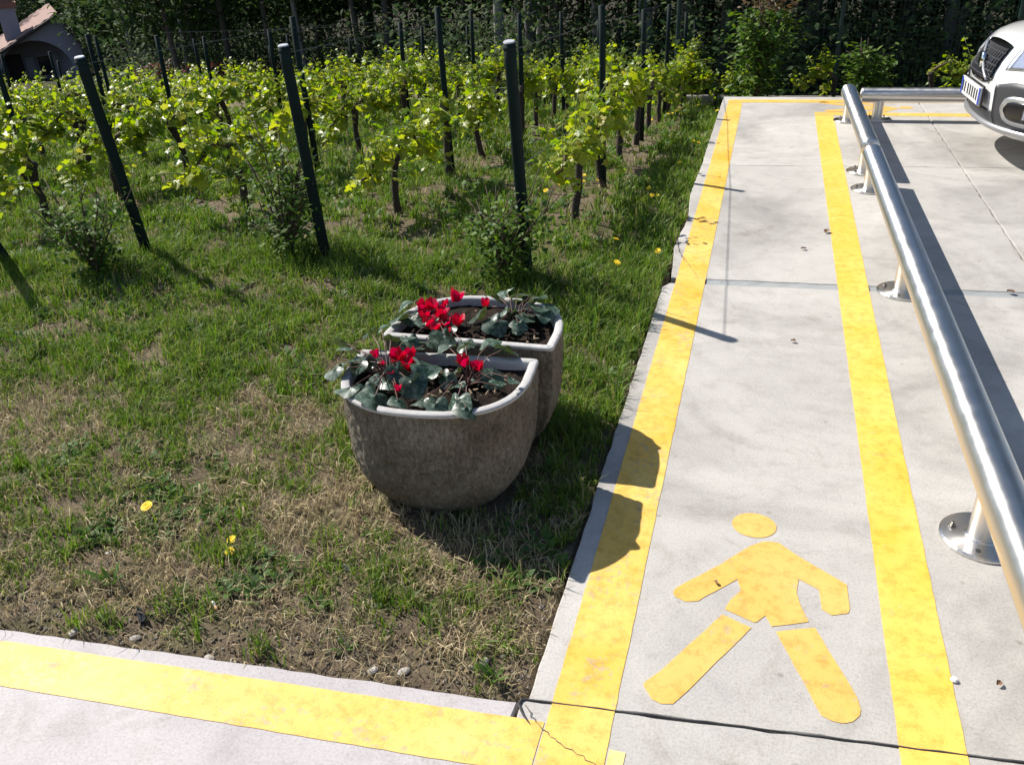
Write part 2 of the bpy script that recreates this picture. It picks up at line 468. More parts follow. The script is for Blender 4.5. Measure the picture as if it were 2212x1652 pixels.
for ri, (lo, hi, g0, g1) in enumerate(rows_):
    for ci in range(len(XJ) - 1):
        xa, xb = XJ[ci] + (0.0 if ci == 0 else 0.0045), XJ[ci + 1] - 0.0045
        if ri == 0 and ci == 0: xa = -0.42 + 0.004
        poly = [(xa, lo(xa) + g0), (xb, lo(xb) + g0), (xb, hi(xb) - g1), (xa, hi(xa) - g1)]
        if ri == 1 and ci == 0:   # chipped corner where the slab meets the soil
            poly = [(xa, lo(xa) + g0), (xb, lo(xb) + g0), (xb, hi(xb) - g1), (xa + 0.03, hi(xa) - g1), (xa, hi(xa) - 0.09)]
        if ri == 2 and ci == 0:
            poly = [(xa + 0.03, lo(xa) + g0), (xb, lo(xb) + g0), (xb, hi(xb) - g1), (xa, hi(xa) - g1), (xa - 0.012, hi(xa) - 0.7), (xa + 0.02, hi(xa) - 1.2), (xa - 0.005, lo(xa) + 0.5)]
        b = MB(); slab_poly(b, poly, ri * 10 + ci)
        b.build('concrete_slab', M['slab'], pave)
# foreground path, meets the walkway at the corner
b = MB()
slab_poly(b, [(-6.0, -3.0), (-0.424, -3.0), (-0.424, path_edge(-0.424)), (-1.9, path_edge(-1.9)), (-6.0, path_edge(-6.0))], 77)
path = tag(b.build('path', M['path']), 'pinkish grey concrete path along the near edge', kind='structure')
# joints: black cord in the near joint, pale mortar in the middle one
rr = random.Random(3)
b = MB()
xs = np.linspace(-0.40, 6.0, 160)
b.tube([(x, j1(x) + rr.uniform(-0.0012, 0.0012), 0.001) for x in xs], [0.0027 * rr.uniform(0.7, 1.25) for _ in xs], 6)
b.tube([(-0.40, 1.367, -0.002), (-0.415, 1.36, 0.002), (-0.418, 1.345, 0.003), (-0.40, 1.32, 0.002), (-0.375, 1.295, 0.0)], [0.004, 0.0045, 0.004, 0.003, 0.0015], 6)
b.build('joint_cord', M['seal'], pave)
b = MB()
rowsM = []
for x in np.linspace(SLAB_X0 + 0.06, 13.9, 300):
    rowsM.append([(x, j2(x) - 0.037 + rr.uniform(-.002, .002), -0.004), (x, j2(x), -0.007 + rr.uniform(-.002, .002)), (x, j2(x) + 0.037 + rr.uniform(-.002, .002), -0.004)])
b.grid(rowsM)
b.build('mortar_joint', M['mortar'], pave)
# cracks: thin dark ribbons of dirt
def crack(pts, w, seed):
    r = random.Random(seed); L_ = []; pp = []
    for i in range(len(pts) - 1):
        for j in range(8):
            t = j / 8
            pp.append((pts[i][0] + (pts[i + 1][0] - pts[i][0]) * t + r.uniform(-.004, .004), pts[i][1] + (pts[i + 1][1] - pts[i][1]) * t + r.uniform(-.004, .004)))
    pp.append(pts[-1])
    b = MB(); rw = []
    for i, p in enumerate(pp):
        ww = w * r.uniform(0.4, 1.2) * (1 - 0.7 * i / len(pp))
        q = pp[min(i + 1, len(pp) - 1)]; o = pp[max(i - 1, 0)]
        t = Vector((q[0] - o[0], q[1] - o[1])).normalized()
        rw.append([(p[0] - t.y * ww, p[1] + t.x * ww, 0.0026), (p[0] + t.y * ww, p[1] - t.x * ww, 0.0026)])
    b.grid(rw)
    return b.build('crack', M['subbase'], pave)
crack([(-0.40, 1.345), (-0.36, 1.30), (-0.30, 1.265), (-0.20, 1.22), (-0.12, 1.17)], 0.0016, 1)
crack([(-0.40, 4.62), (-0.375, 4.45), (-0.36, 4.40), (-0.24, 4.06)], 0.003, 2)
crack([(-0.36, 4.38), (-0.33, 4.30), (-0.30, 4.22)], 0.002, 5)
crack([(-0.39, 3.66), (-0.30, 3.60), (-0.22, 3.56)], 0.0016, 4)

# ------------------------------------------------------------------ painted markings
def marking(name, polys, mat, label, parent=None, z=0.0015, seed=1, amp=0.0010):
    b = MB()
    for i, p in enumerate(polys):
        q = jitter_line(p, 0.035, amp, seed + i)
        n = len(q)
        b.add([(x, y, z) for x, y in q] + [(x, y, z - 0.0010) for x, y in q], [tuple(range(n))] + [(k, n + k, n + (k + 1) % n, (k + 1) % n) for k in range(n)])
    o = b.build(name, mat, parent)
    if label: tag(o, label, 'road marking', 'yellow floor markings')
    return o
FL1 = lambda x: 8.585 + 0.05 * x
FL2 = lambda x: 8.05 + 0.03 * x
def strip(xa, xb, f, h0, h1):
    return [(xa, f(xa) + h0), (xb, f(xb) + h0), (xb, f(xb) + h1), (xa, f(xa) + h1)]
marking('painted_line', [[(-0.345, 0.95), (-0.20, 0.95), (-0.205, 4.0), (-0.216, 8.49), (-0.345, 8.49)]], M['yellow'], 'long yellow line along the grass side of the walkway', seed=11)
marking('painted_line', [[(0.404, -1.0), (0.539, -1.0), (0.541, 4.0), (0.553, 7.99), (0.405, 7.99)]], M['yellow_fresh'], 'long yellow line beside the steel parking rail', seed=12)
marking('painted_line', [[(-0.345, 8.498), (5.0, 8.83), (5.0, 8.96), (-0.345, 8.63)]], M['yellow'], 'far yellow line along the back edge of the concrete', seed=13)
marking('painted_line', [[(0.405, 7.998), (5.0, 8.12), (5.0, 8.25), (0.405, 8.125)]], M['yellow'], 'short cross yellow line just behind the far steel rail', seed=14)
pe = path_edge
marking('painted_line', [[(-6.0, pe(-6) - 0.16), (-6.0, pe(-6) - 0.045), (-1.8, 1.229), (-0.349, 1.312), (-0.349, 1.185), (-0.5, 1.166), (-1.66, 1.105)]], M['yellow'], 'yellow line along the foreground path below the grass', seed=15)
marking('painted_line', [[(-0.345, 0.5), (-0.345, 0.94), (-0.20, 0.94), (-0.20, 0.5)]], M['yellow'], None, seed=16)
bpy.data.objects['painted_line.005']['label'] = 'short yellow stub below the corner of the two near lines'
tag(bpy.data.objects['painted_line.005'], None, 'road marking', 'yellow floor markings')
marking('paint_patch', [[(-0.195, 0.5), (-0.195, 1.275), (-0.16, 1.275), (-0.163, 0.5)]], M['yellow_pale'], 'pale strip of old yellow paint beside the near corner', seed=17)
body = [(0.13, 2.076), (0.152, 2.075), (0.199, 2.031), (0.327, 1.935), (0.329, 1.842), (0.324, 1.825), (0.284, 1.808), (0.26, 1.825), (0.255, 1.9), (0.204, 1.93), (0.198, 1.873), (0.209, 1.822), (0.227, 1.771), (0.137, 1.733), (0.121, 1.769), (0.101, 1.741), (0.093, 1.737), (0.02, 1.769), (0.032, 1.807), (0.057, 1.849), (0.046, 1.893), (-0.033, 1.805), (-0.049, 1.784), (-0.081, 1.774), (-0.109, 1.787), (-0.117, 1.804), (-0.11, 1.822), (0.0, 1.946), (0.077, 2.045), (0.108, 2.07)]
lleg = [(0.015, 1.748), (0.088, 1.717), (-0.063, 1.451), (-0.076, 1.431), (-0.102, 1.425), (-0.124, 1.433), (-0.149, 1.469), (-0.147, 1.48), (-0.114, 1.525)]
rleg = [(0.148, 1.717), (0.241, 1.753), (0.328, 1.546), (0.333, 1.514), (0.33, 1.496), (0.314, 1.475), (0.294, 1.465), (0.27, 1.466), (0.248, 1.476)]
head = [(0.082 + 0.063 * math.cos(a), 2.142 + 0.058 * math.sin(a)) for a in [2 * math.pi * k / 28 for k in range(28)]]
def symbol(tr, label, seed):
    root = empty('pedestrian_symbol')
    tag(root, label, 'road marking', 'painted pedestrian symbols')
    for nm, pts in (('head', head), ('body', body[::-1]), ('leg', lleg[::-1]), ('leg', rleg)):
        q = [tr(p) for p in pts]
        ar = sum(q[i][0] * q[(i + 1) % len(q)][1] - q[(i + 1) % len(q)][0] * q[i][1] for i in range(len(q)))
        if ar < 0: q = q[::-1]
        marking(nm, [q], M['yellow2'], None, root, seed=seed, amp=0.0012)
symbol(lambda p: p, 'yellow walking figure painted on the near end of the walkway', 31)
symbol(lambda p: (0.45 + (p[1] - 1.425) * 1.0, 8.36 - (p[0] - 0.10) * 0.95), 'yellow walking figure lying sideways behind the far rail', 41)

# ------------------------------------------------------------------ steel rails
TUBE_R, TUBE_Z = 0.059, 0.196
def rail(name, p0, p1, posts, label):
    root = empty(name, (p0[0], p0[1], 0))
    tag(root, label, 'barrier', 'stainless steel parking rails')
    d = Vector((p1[0] - p0[0], p1[1] - p0[1], 0)); Ln = d.length; d.normalize()
    # tube built along local z then laid down, so the brushing runs along it
    b = MB()
    r = TUBE_R
    b.lathe([(0.0, -0.004), (r * 0.55, -0.004), (r * 0.9, -0.001), (r, 0.004), (r + 0.0015, 0.012), (r, 0.014), (r, Ln - 0.014), (r + 0.0015, Ln - 0.012), (r, Ln - 0.004), (r * 0.9, Ln + 0.001), (r * 0.55, Ln + 0.004), (0, Ln + 0.004)], n=64)
    t = b.build('tube', M['steel'], root, True)
    t.location = (0, 0, TUBE_Z)
    t.rotation_euler = d.to_track_quat('Z', 'Y').to_euler()
    for s_ in posts:
        px, py = d.x * s_, d.y * s_
        b = MB(); b.lathe([(0.0415, 0.012), (0.0415, TUBE_Z - 0.042)], n=32)
        o = b.build('post', M['steel'], root, True); o.location = (px, py, 0)
        b = MB(); b.lathe([(0.040, 0.012), (0.108, 0.012), (0.113, 0.008), (0.113, 0.0005)], n=40)
        b.lathe([(0.050, 0.0122), (0.046, 0.017), (0.0415, 0.019)], n=32)
        f = b.build('flange', M['steel'], root); f.location = (px, py, 0.001)
        for k in range(4):
            a = k * math.pi / 2 + 0.75 + (0.5 if s_ > 2 else 0.0)
            q = (0.080 * math.cos(a), 0.080 * math.sin(a), 0.0018)
            b = MB()
            if k == 2 and s_ > 0.5 and label.startswith('long'):
                b.lathe([(0, 0.0112), (0.0075, 0.0112)], q, 12); b.build('bolt_hole', M['hole'], f)
            else:
                b.lathe([(0.011, 0.0102), (0.011, 0.013), (0, 0.013)], q, 12)
                b.lathe([(0.0075, 0.013), (0.0075, 0.019), (0.0045, 0.019), (0.0045, 0.026), (0, 0.026)], q, 6)
                b.build('bolt', M['bolt'], f)
    return root
RX = lambda y: 0.705 - 0.009 * (y - 2)
rail('parking_rail', (RX(0.2), 0.2), (RX(5.88), 5.88), [0.9, 2.02, 3.86, 5.55], 'long stainless steel parking rail nearest the camera')
rail('parking_rail', (RX(6.02), 6.02), (RX(8.02), 8.02), [0.16, 1.76], 'shorter stainless steel rail continuing the near one, ending at the corner')
rail('parking_rail', (0.735, 7.86), (4.6, 7.99), [0.15, 1.9, 3.7], 'stainless steel rail across the back, in front of the white car')


# ------------------------------------------------------------------ planters
def d_outline(a=0.288, straight=0.10, depth=0.278, n=200, cr=0.012):
    raw = [(-a + cr, 0.0)]
    raw += [(-a + cr - cr * math.sin(t), -cr + cr * math.cos(t)) for t in np.linspace(0, math.pi / 2, 5)]
    raw += [(a * math.copysign(abs(math.cos(t)) ** .82, math.cos(t)), -straight - depth * abs(math.sin(t)) ** .82) for t in np.linspace(math.pi, 2 * math.pi, 120)]
    raw += [(a - cr + cr * math.cos(t), -cr + cr * math.sin(t)) for t in np.linspace(0, math.pi / 2, 5)]
    raw += [(a - cr, 0.0), (-a + cr, 0.0)]
    P = np.array(raw); seg = np.hypot(*np.diff(P, axis=0).T); s = np.concatenate([[0], np.cumsum(seg)])
    u = np.linspace(0, s[-1], n, endpoint=False)
    return np.stack([np.interp(u, s, P[:, 0]), np.interp(u, s, P[:, 1])], 1)
OUT = d_outline()
tng = np.roll(OUT, -1, 0) - np.roll(OUT, 1, 0)
NRM = np.stack([tng[:, 1], -tng[:, 0]], 1) / np.hypot(*tng.T)[:, None]
CEN = np.array([0, -0.13])
if np.mean(np.sum((OUT - CEN) * NRM, 1)) < 0: NRM = -NRM
PH = 0.40
def planter_mat():
    mt, t, p, N, L = nt('planter_cement')
    tc = N.new('ShaderNodeTexCoord')
    def noi(scale, vec=(1, 1, 1), detail=6):
        mp = N.new('ShaderNodeMapping'); mp.inputs['Scale'].default_value = vec; L.new(tc.outputs['Object'], mp.inputs[0])
        n = N.new('ShaderNodeTexNoise'); n.inputs['Scale'].default_value = scale; n.inputs['Detail'].default_value = detail
        n.inputs['Roughness'].default_value = 0.7
        L.new(mp.outputs[0], n.inputs['Vector']); return n
    a, s, f = noi(5), noi(95, (1, 1, 0.22)), noi(120, (1, 1, 0.6))
    r1 = ramp(N, [(0.3, (0.115, 0.095, 0.072)), (0.5, (0.18, 0.155, 0.122)), (0.72, (0.27, 0.245, 0.205))]); L.new(a.outputs[0], r1.inputs[0])
    r2 = ramp(N, [(0.35, (0.72, 0.70, 0.67)), (0.55, (1, 1, 1)), (0.75, (1.18, 1.16, 1.13))]); L.new(s.outputs[0], r2.inputs[0])
    m1 = N.new('ShaderNodeMix'); m1.data_type = 'RGBA'; m1.blend_type = 'MULTIPLY'; m1.inputs[0].default_value = 1
    L.new(r1.outputs[0], m1.inputs[6]); L.new(r2.outputs[0], m1.inputs[7])
    rf = ramp(N, [(0.32, (0.55, 0.53, 0.5)), (0.5, (1, 1, 1)), (0.68, (1.45, 1.42, 1.36))]); L.new(f.outputs[0], rf.inputs[0])
    m2 = N.new('ShaderNodeMix'); m2.data_type = 'RGBA'; m2.blend_type = 'MULTIPLY'; m2.inputs[0].default_value = 1
    L.new(m1.outputs[2], m2.inputs[6]); L.new(rf.outputs[0], m2.inputs[7]); L.new(m2.outputs[2], p.inputs['Base Color'])
    p.inputs['Roughness'].default_value = 0.92; p.inputs['Specular IOR Level'].default_value = 0.2
    ad = N.new('ShaderNodeMath'); ad.operation = 'ADD'; L.new(s.outputs[0], ad.inputs[0]); L.new(f.outputs[0], ad.inputs[1])
    b = N.new('ShaderNodeBump'); b.inputs['Strength'].default_value = 1.0; b.inputs['Distance'].default_value = 0.009
    L.new(ad.outputs[0], b.inputs['Height']); L.new(b.outputs[0], p.inputs['Normal'])
    return mt
M['planter'] = planter_mat()
M['rim'] = concrete_mat('planter_rim_cement', (0.27, 0.262, 0.255), (0.38, 0.37, 0.36), (0.46, 0.45, 0.44))
def planter(loc, rz, label, seed):   # body > rim, soil
    root = empty('planter', loc, rz)
    tag(root, label, 'planter', 'half-moon cement planters')
    prof = []
    for z in np.linspace(0.0, PH - 0.012, 56):
        t = 1 - z / PH
        s = 1.0 - 0.06 * max(0, t - 0.25) / 0.75 - 0.30 * max(0, (t - 0.5) / 0.5) ** 2.3
        prof.append((s, z))
    rows_ = []
    for s, z in prof:
        row = []
        for k in range(len(OUT)):
            p = CEN + (OUT[k] - CEN) * s
            f = min(1.0, (PH - 0.02 - z) / 0.03) if z > PH - 0.05 else 1.0
            v = mnoise.noise((p[0] * 55, p[1] * 55, z * 9 + seed)) * 0.0034 + mnoise.noise((p[0] * 95, p[1] * 95, z * 62 + seed)) * 0.0050
            ridge = 0.0010 * math.sin(k * 2 * math.pi / 200 * 46 + 2.0 * mnoise.noise((z * 9, k * 0.05, seed)))
            q = p + NRM[k] * (v + ridge) * f
            row.append((q[0], q[1], z))
        rows_.append(row)
    b = MB(); b.grid(rows_, True)
    b.f.append(tuple(range(len(OUT) - 1, -1, -1)))
    b.build('body', M['planter'], root, True)
    b = MB(); rr_ = []
    for off, z in ((0.0005, PH - 0.013), (0.0035, PH - 0.008), (0.0025, PH - 0.002), (-0.003, PH), (-0.020, PH), (-0.024, PH - 0.004), (-0.026, PH - 0.012), (-0.028, PH - 0.03)):
        row = []
        for k in range(len(OUT)):
            w = mnoise.noise((OUT[k][0] * 25, OUT[k][1] * 25, seed + z)) * 0.0018
            q = OUT[k] + NRM[k] * (off + w)
            row.append((q[0], q[1], z + w * 0.6))
        rr_.append(row)
    b.grid(rr_, True)
    b.build('rim', M['rim'], root, True)
    b = MB(); rings = []
    for s in np.linspace(0.9, 0.02, 22):
        rings.append([(CEN[0] + (p[0] - CEN[0]) * s, CEN[1] + (p[1] - CEN[1]) * s, 0.366 + 0.012 * mnoise.noise((p[0] * s * 14, p[1] * s * 14, seed)) + 0.008 * mnoise.noise((p[0] * s * 50, p[1] * s * 50, seed)) + 0.012 * (1 - s)) for p in OUT[::2]])
    b.grid(rings, True)
    b.build('soil', M['potsoil'], root, True)
    return root
planter((-0.893, 2.303, -0.012), R(4.0), 'front half-moon cement planter with red cyclamens, flat side behind', 3.0)
planter((-0.868, 2.402, -0.012), R(180.6), 'rear half-moon cement planter of red cyclamens, backing the front one', 9.0)

# ------------------------------------------------------------------ cyclamens
def cyc_leaf_mat():
    mt, t, p, N, L = nt('cyclamen_leaf')
    tc = N.new('ShaderNodeTexCoord'); oi = N.new('ShaderNodeObjectInfo')
    n = N.new('ShaderNodeTexNoise'); n.inputs['Scale'].default_value = 5.5; n.inputs['Detail'].default_value = 5; n.inputs['Distortion'].default_value = 0.8
    L.new(tc.outputs['Object'], n.inputs['Vector'])
    rp = ramp(N, [(0.36, (0.018, 0.045, 0.024)), (0.50, (0.045, 0.085, 0.055)), (0.60, (0.16, 0.21, 0.17)), (0.68, (0.05, 0.09, 0.06))]); L.new(n.outputs[0], rp.inputs[0])
    hs = N.new('ShaderNodeHueSaturation'); L.new(rp.outputs[0], hs.inputs['Color'])
    mr = N.new('ShaderNodeMapRange'); mr.inputs[3].default_value = 0.65; mr.inputs[4].default_value = 1.3
    L.new(oi.outputs['Random'], mr.inputs[0]); L.new(mr.outputs[0], hs.inputs['Value'])
    L.new(hs.outputs[0], p.inputs['Base Color'])
    p.inputs['Roughness'].default_value = 0.38
    tr = N.new('ShaderNodeBsdfTranslucent'); tr.inputs['Color'].default_value = (0.07, 0.10, 0.02, 1)
    ms = N.new('ShaderNodeMixShader'); ms.inputs[0].default_value = 0.25
    L.new(p.outputs[0], ms.inputs[1]); L.new(tr.outputs[0], ms.inputs[2]); L.new(ms.outputs[0], N['Material Output'].inputs['Surface'])
    return mt
M['cleaf'] = cyc_leaf_mat()
M['petal'] = leafmat('cyclamen_petal', [(0.38, 0.006, 0.022), (0.52, 0.009, 0.028), (0.45, 0.008, 0.05)], 0.4, 0.5, 0.3)
M['cstalk'] = simple('cyclamen_stalk', (0.13, 0.06, 0.045), 0.6)
def heart_leaf(seed):
    r = random.Random(seed); b = MB()
    n = 26; out = []
    for k in range(n):
        a = 2 * math.pi * k / n           # 0 = tip (+x)
        rad = 0.5 * (1.0 + 0.16 * math.cos(a)) * (1 + 0.06 * math.sin(5 * a + seed) + 0.03 * r.uniform(-1, 1))
        if abs(a - math.pi) < 0.55: rad *= 0.45 + 0.55 * (abs(a - math.pi) / 0.55)
        out.append((rad * math.cos(a) + 0.05, rad * math.sin(a)))
    rings = []
    for s in (0.03, 0.35, 0.7, 1.0):
        rings.append([(x * s, y * s, 0.10 * s * s * math.cos(2 * math.atan2(y, x)) - 0.10 * s * s - 0.06 * abs(y * s) * 0 + 0.05 * s * math.sin(3 * math.atan2(y, x) + seed)) for x, y in out])
    b.grid(rings, True); b.f.append(tuple(range(n)))
    return b.mesh('leaf', M['cleaf'], True)
LEAFS = [heart_leaf(i) for i in range(4)]
def flower_mesh(seed):
    r = random.Random(seed); b = MB()
    for k in range(5):
        a0 = 2 * math.pi * k / 5 + r.uniform(-.25, .25)
        tilt = r.uniform(0.25, 0.75); tw = r.uniform(-0.5, 0.5)
        rows_ = []
        for i in range(6):
            t = i / 5
            w = 0.30 * math.sin(math.pi * min(1, 0.12 + t * 0.86)) ** 0.8
            z = 0.9 * t * math.cos(tilt * 0.6); rad = 0.10 + 0.75 * t * math.sin(tilt)
            row = []
            for j in range(4):
                v = (j / 3 - 0.5) * 2 * w
                aa = a0 + tw * t
                row.append((rad * math.cos(aa) - v * math.sin(aa), rad * math.sin(aa) + v * math.cos(aa), z + 0.10 * abs(v) + 0.05 * math.sin(9 * t + k)))
            rows_.append(row)
        b.grid(rows_)
    return b.mesh('flower', M['petal'], True)
FLOWERS = [flower_mesh(i) for i in range(4)]
FL = [(-1.213, 2.25, .425, .05), (-1.159, 2.204, .43, .055), (-1.163, 2.106, .41, .05), (-1.094, 2.141, .425, .065), (-1.074, 2.021, .405, .055), (-0.987, 1.991, .405, .072), (-0.924, 1.995, .395, .04), (-0.969, 2.113, .425, .055), (-0.909, 2.066, .415, .06), (-0.914, 2.156, .425, .07), (-0.808, 1.982, .405, .052), (-0.758, 2.011, .405, .066), (-0.725, 1.985, .40, .05), (-0.698, 2.295, .43, .06), (-0.633, 2.131, .42, .032), (-1.143, 2.311, .44, .045), (-1.108, 2.318, .445, .045), (-1.06, 2.28, .44, .045), (-1.017, 2.277, .435, .045), (-0.964, 2.248, .425, .045), (-0.936, 2.27, .435, .05), (-0.875, 2.271, .43, .045), (-0.826, 2.292, .43, .045), (-0.756, 2.312, .43, .05), (-1.141, 2.131, .42, .05), (-1.03, 2.02, .40, .05), (-1.02, 2.06, .39, .045), (-0.86, 2.02, .39, .04)]
FF = [(-1.09, 2.196, .43, .032), (-1.017, 2.189, .435, .05), (-0.983, 2.206, .43, .05), (-0.968, 2.156, .425, .042), (-0.8, 2.2, .43, .045), (-0.755, 2.188, .425, .036), (-0.948, 2.019, .42, .026), (-0.996, 2.088, .42, .03), (-1.056, 2.149, .42, .028), (-1.0, 2.17, .44, .04), (-1.035, 2.2, .425, .04), (-0.965, 2.18, .41, .04), (-0.78, 2.205, .415, .034)]
RL = [(-1.121, 2.572, .425, .05), (-1.103, 2.481, .425, .055), (-1.029, 2.357, .40, .055), (-0.923, 2.396, .415, .06), (-0.996, 2.501, .41, .045), (-0.861, 2.553, .425, .062), (-0.787, 2.515, .415, .066), (-0.842, 2.694, .425, .055), (-0.818, 2.727, .43, .05), (-0.74, 2.67, .425, .06), (-0.685, 2.626, .425, .055), (-0.654, 2.632, .42, .05), (-0.844, 2.357, .41, .045), (-0.785, 2.581, .425, .05), (-0.726, 2.701, .43, .05), (-0.772, 2.706, .43, .05), (-0.70, 2.67, .44, .05), (-0.95, 2.42, .40, .05), (-0.66, 2.58, .415, .04)]
RF = [(-1.07, 2.546, .44, .048), (-1.043, 2.551, .445, .052), (-0.994, 2.507, .435, .05), (-0.977, 2.618, .455, .055), (-0.92, 2.469, .435, .05), (-0.863, 2.605, .445, .038), (-0.988, 2.43, .42, .04), (-0.725, 2.505, .41, .026), (-0.997, 2.594, .44, .03), (-1.02, 2.47, .42, .05), (-1.05, 2.51, .425, .045), (-0.96, 2.49, .42, .045), (-1.0, 2.54, .43, .05), (-0.935, 2.45, .40, .04)]
def cyclamen(base, leaves, flowers, label, seed, dry=0):
    r = random.Random(seed)
    root = empty('cyclamen_plant', base)
    tag(root, label, 'flower', 'red cyclamens in the planters')
    st = MB()
    B = Vector(base)
    leaves = list(leaves) + [(base[0] + q * math.cos(w), base[1] + q * .8 * math.sin(w), r.uniform(.392, .418), r.uniform(.036, .05)) for q, w in [(r.uniform(.02, .10), r.uniform(0, 6.28)) for _ in range(9)]]
    for (x, y, z, s) in leaves:
        o = link('leaf', r.choice(LEAFS), root)
        d = Vector((x, y, z)) - B
        o.location = d
        ang = math.atan2(d.y, d.x) + r.uniform(-.6, .6)
        o.rotation_euler = (r.uniform(-.55, .55), r.uniform(0.1, 0.95), ang)
        o.scale = (s * 1.4, s * 1.4, s * 1.4)
        mid = d * 0.5 + Vector((0, 0, 0.03))
        st.tube([(r.uniform(-.01, .01), r.uniform(-.01, .01), 0), mid, d], [0.0018, 0.0016, 0.0013], 5)
    for (x, y, z, s) in flowers:
        o = link('flower', r.choice(FLOWERS), root)
        d = Vector((x, y, z)) - B
        d = d - Vector((0, 0, .012))
        o.location = d - Vector((0, 0, s * 0.3))
        o.rotation_euler = (r.uniform(-.5, .5), r.uniform(-.5, .5), r.uniform(0, 6.28))
        o.scale = (s * .98, s * .98, s * .98)
        st.tube([(r.uniform(-.01, .01), r.uniform(-.01, .01), 0), d * 0.6 + Vector((0, 0, 0.025)), d - Vector((0, 0, s * 0.3))], [0.0018, 0.0016, 0.0013], 5)
    for k in range(dry):
        a = r.uniform(0, 6.28); l = r.uniform(0.05, 0.11)
        st.tube([(0, 0, 0), (l * .5 * math.cos(a), l * .5 * math.sin(a), 0.03), (l * math.cos(a + .3), l * math.sin(a + .3), r.uniform(0.004, 0.03))], [0.002, 0.002, 0.0015], 5)
    st.build('stalks', M['cstalk'], root)
    return root
def spread(P, c):   # leaves reach out over the rim
    return [(c[0] + (x - c[0]) * 1.04 - 0.008, c[1] + (y - c[1]) * 1.07 - 0.004, z, s_) for x, y, z, s_ in P]
FL = spread(FL, (-0.893, 2.16)); RL = spread(RL, (-0.868, 2.52))
near = lambda P, q, lst: [p for p in P if min(lst, key=lambda c: math.dist(c[:2], p[:2])) == q]
cb = [(-1.02, 2.13, 0.366), (-0.78, 2.16, 0.366)]
cyclamen(cb[0], near(FL, cb[0], cb), near(FF, cb[0], cb), 'bushy red cyclamen on the left of the front planter', 1, 4)
cyclamen(cb[1], near(FL, cb[1], cb), near(FF, cb[1], cb), 'sparse red cyclamen with bare stalks on the right of front planter', 2, 9)
cb = [(-1.0, 2.5, 0.366), (-0.75, 2.58, 0.366)]
cyclamen(cb[0], near(RL, cb[0], cb), near(RF, cb[0], cb), 'cyclamen in full red bloom on the left of the rear planter', 3, 3)
cyclamen(cb[1], near(RL, cb[1], cb), near(RF, cb[1], cb), 'leafy cyclamen almost without blooms on the right of rear planter', 4, 6)
# crumbs and fallen petals on the potting soil
b = MB(); r = random.Random(8)
for k in range(160):
    pl_ = r.random() < 0.5
    x, y = (-0.884 + r.uniform(-.21, .21), 2.303 - r.uniform(.05, .30)) if pl_ else (-0.862 + r.uniform(-.21, .21), 2.402 + r.uniform(.05, .29))
    s = r.uniform(0.003, 0.008)
    if math.hypot((x + 0.873) / .22, (y - (2.2 if pl_ else 2.5)) / .2) > 1: continue
    a = r.uniform(0, 6.28); l = s * 2.5
    b.tube([(x, y, 0.368), (x + l * math.cos(a), y + l * math.sin(a), 0.368 + s)], [s * .5, s * .3], 4)
tag(b.build('bark_litter', M['twig']), 'bits of bark and dead stalk on the planter soil', 'litter', kind='stuff')

# ------------------------------------------------------------------ grapevines
def leaf_template():
    pts = []
    for a, rd in ((0, 1.0), (18, .80), (38, .62), (58, .86), (76, .92), (95, .70), (118, .62), (138, .74), (158, .62), (175, .30)):
        pts.append((a, rd))
    full = [(a, rd) for a, rd in pts] + [(-a, rd) for a, rd in pts[1:]][::-1]
    P = np.array([(rd * math.cos(R(a)) * 0.55 + 0.1, rd * math.sin(R(a)) * 0.62, 0) for a, rd in full])
    P[:, 2] = -0.22 * (P[:, 0] ** 2 + P[:, 1] ** 2) + 0.05 * np.sin(np.arange(len(P)) * 2.1)
    V = np.vstack([[[0, 0, 0.03]], P])
    n = len(P)
    T = np.array([(0, 1 + k, 1 + (k + 1) % n) for k in range(n)])
    return V, T
LV, LT = leaf_template()
def rot_mats(yaw, pitch, roll):
    cy, sy, cp, sp, cr, sr = np.cos(yaw), np.sin(yaw), np.cos(pitch), np.sin(pitch), np.cos(roll), np.sin(roll)
    Z = np.zeros((len(yaw), 3, 3))
    Z[:, 0, 0] = cy * cp; Z[:, 0, 1] = cy * sp * sr - sy * cr; Z[:, 0, 2] = cy * sp * cr + sy * sr
    Z[:, 1, 0] = sy * cp; Z[:, 1, 1] = sy * sp * sr + cy * cr; Z[:, 1, 2] = sy * sp * cr - cy * sr
    Z[:, 2, 0] = -sp; Z[:, 2, 1] = cp * sr; Z[:, 2, 2] = cp * cr
    return Z
def scatter(V, T, pos, yaw, pitch, roll, size):
    Rm = rot_mats(yaw, pitch, roll)
    W = np.einsum('nij,vj->nvi', Rm, V) * size[:, None, None] + pos[:, None, :]
    n, k = len(pos), len(V)
    TT = (T[None] + (np.arange(n) * k)[:, None, None]).reshape(-1, 3)
    return W.reshape(-1, 3), TT
LEAF_ONE = tri_mesh('leaf', LV, LT, M['vleaf'])
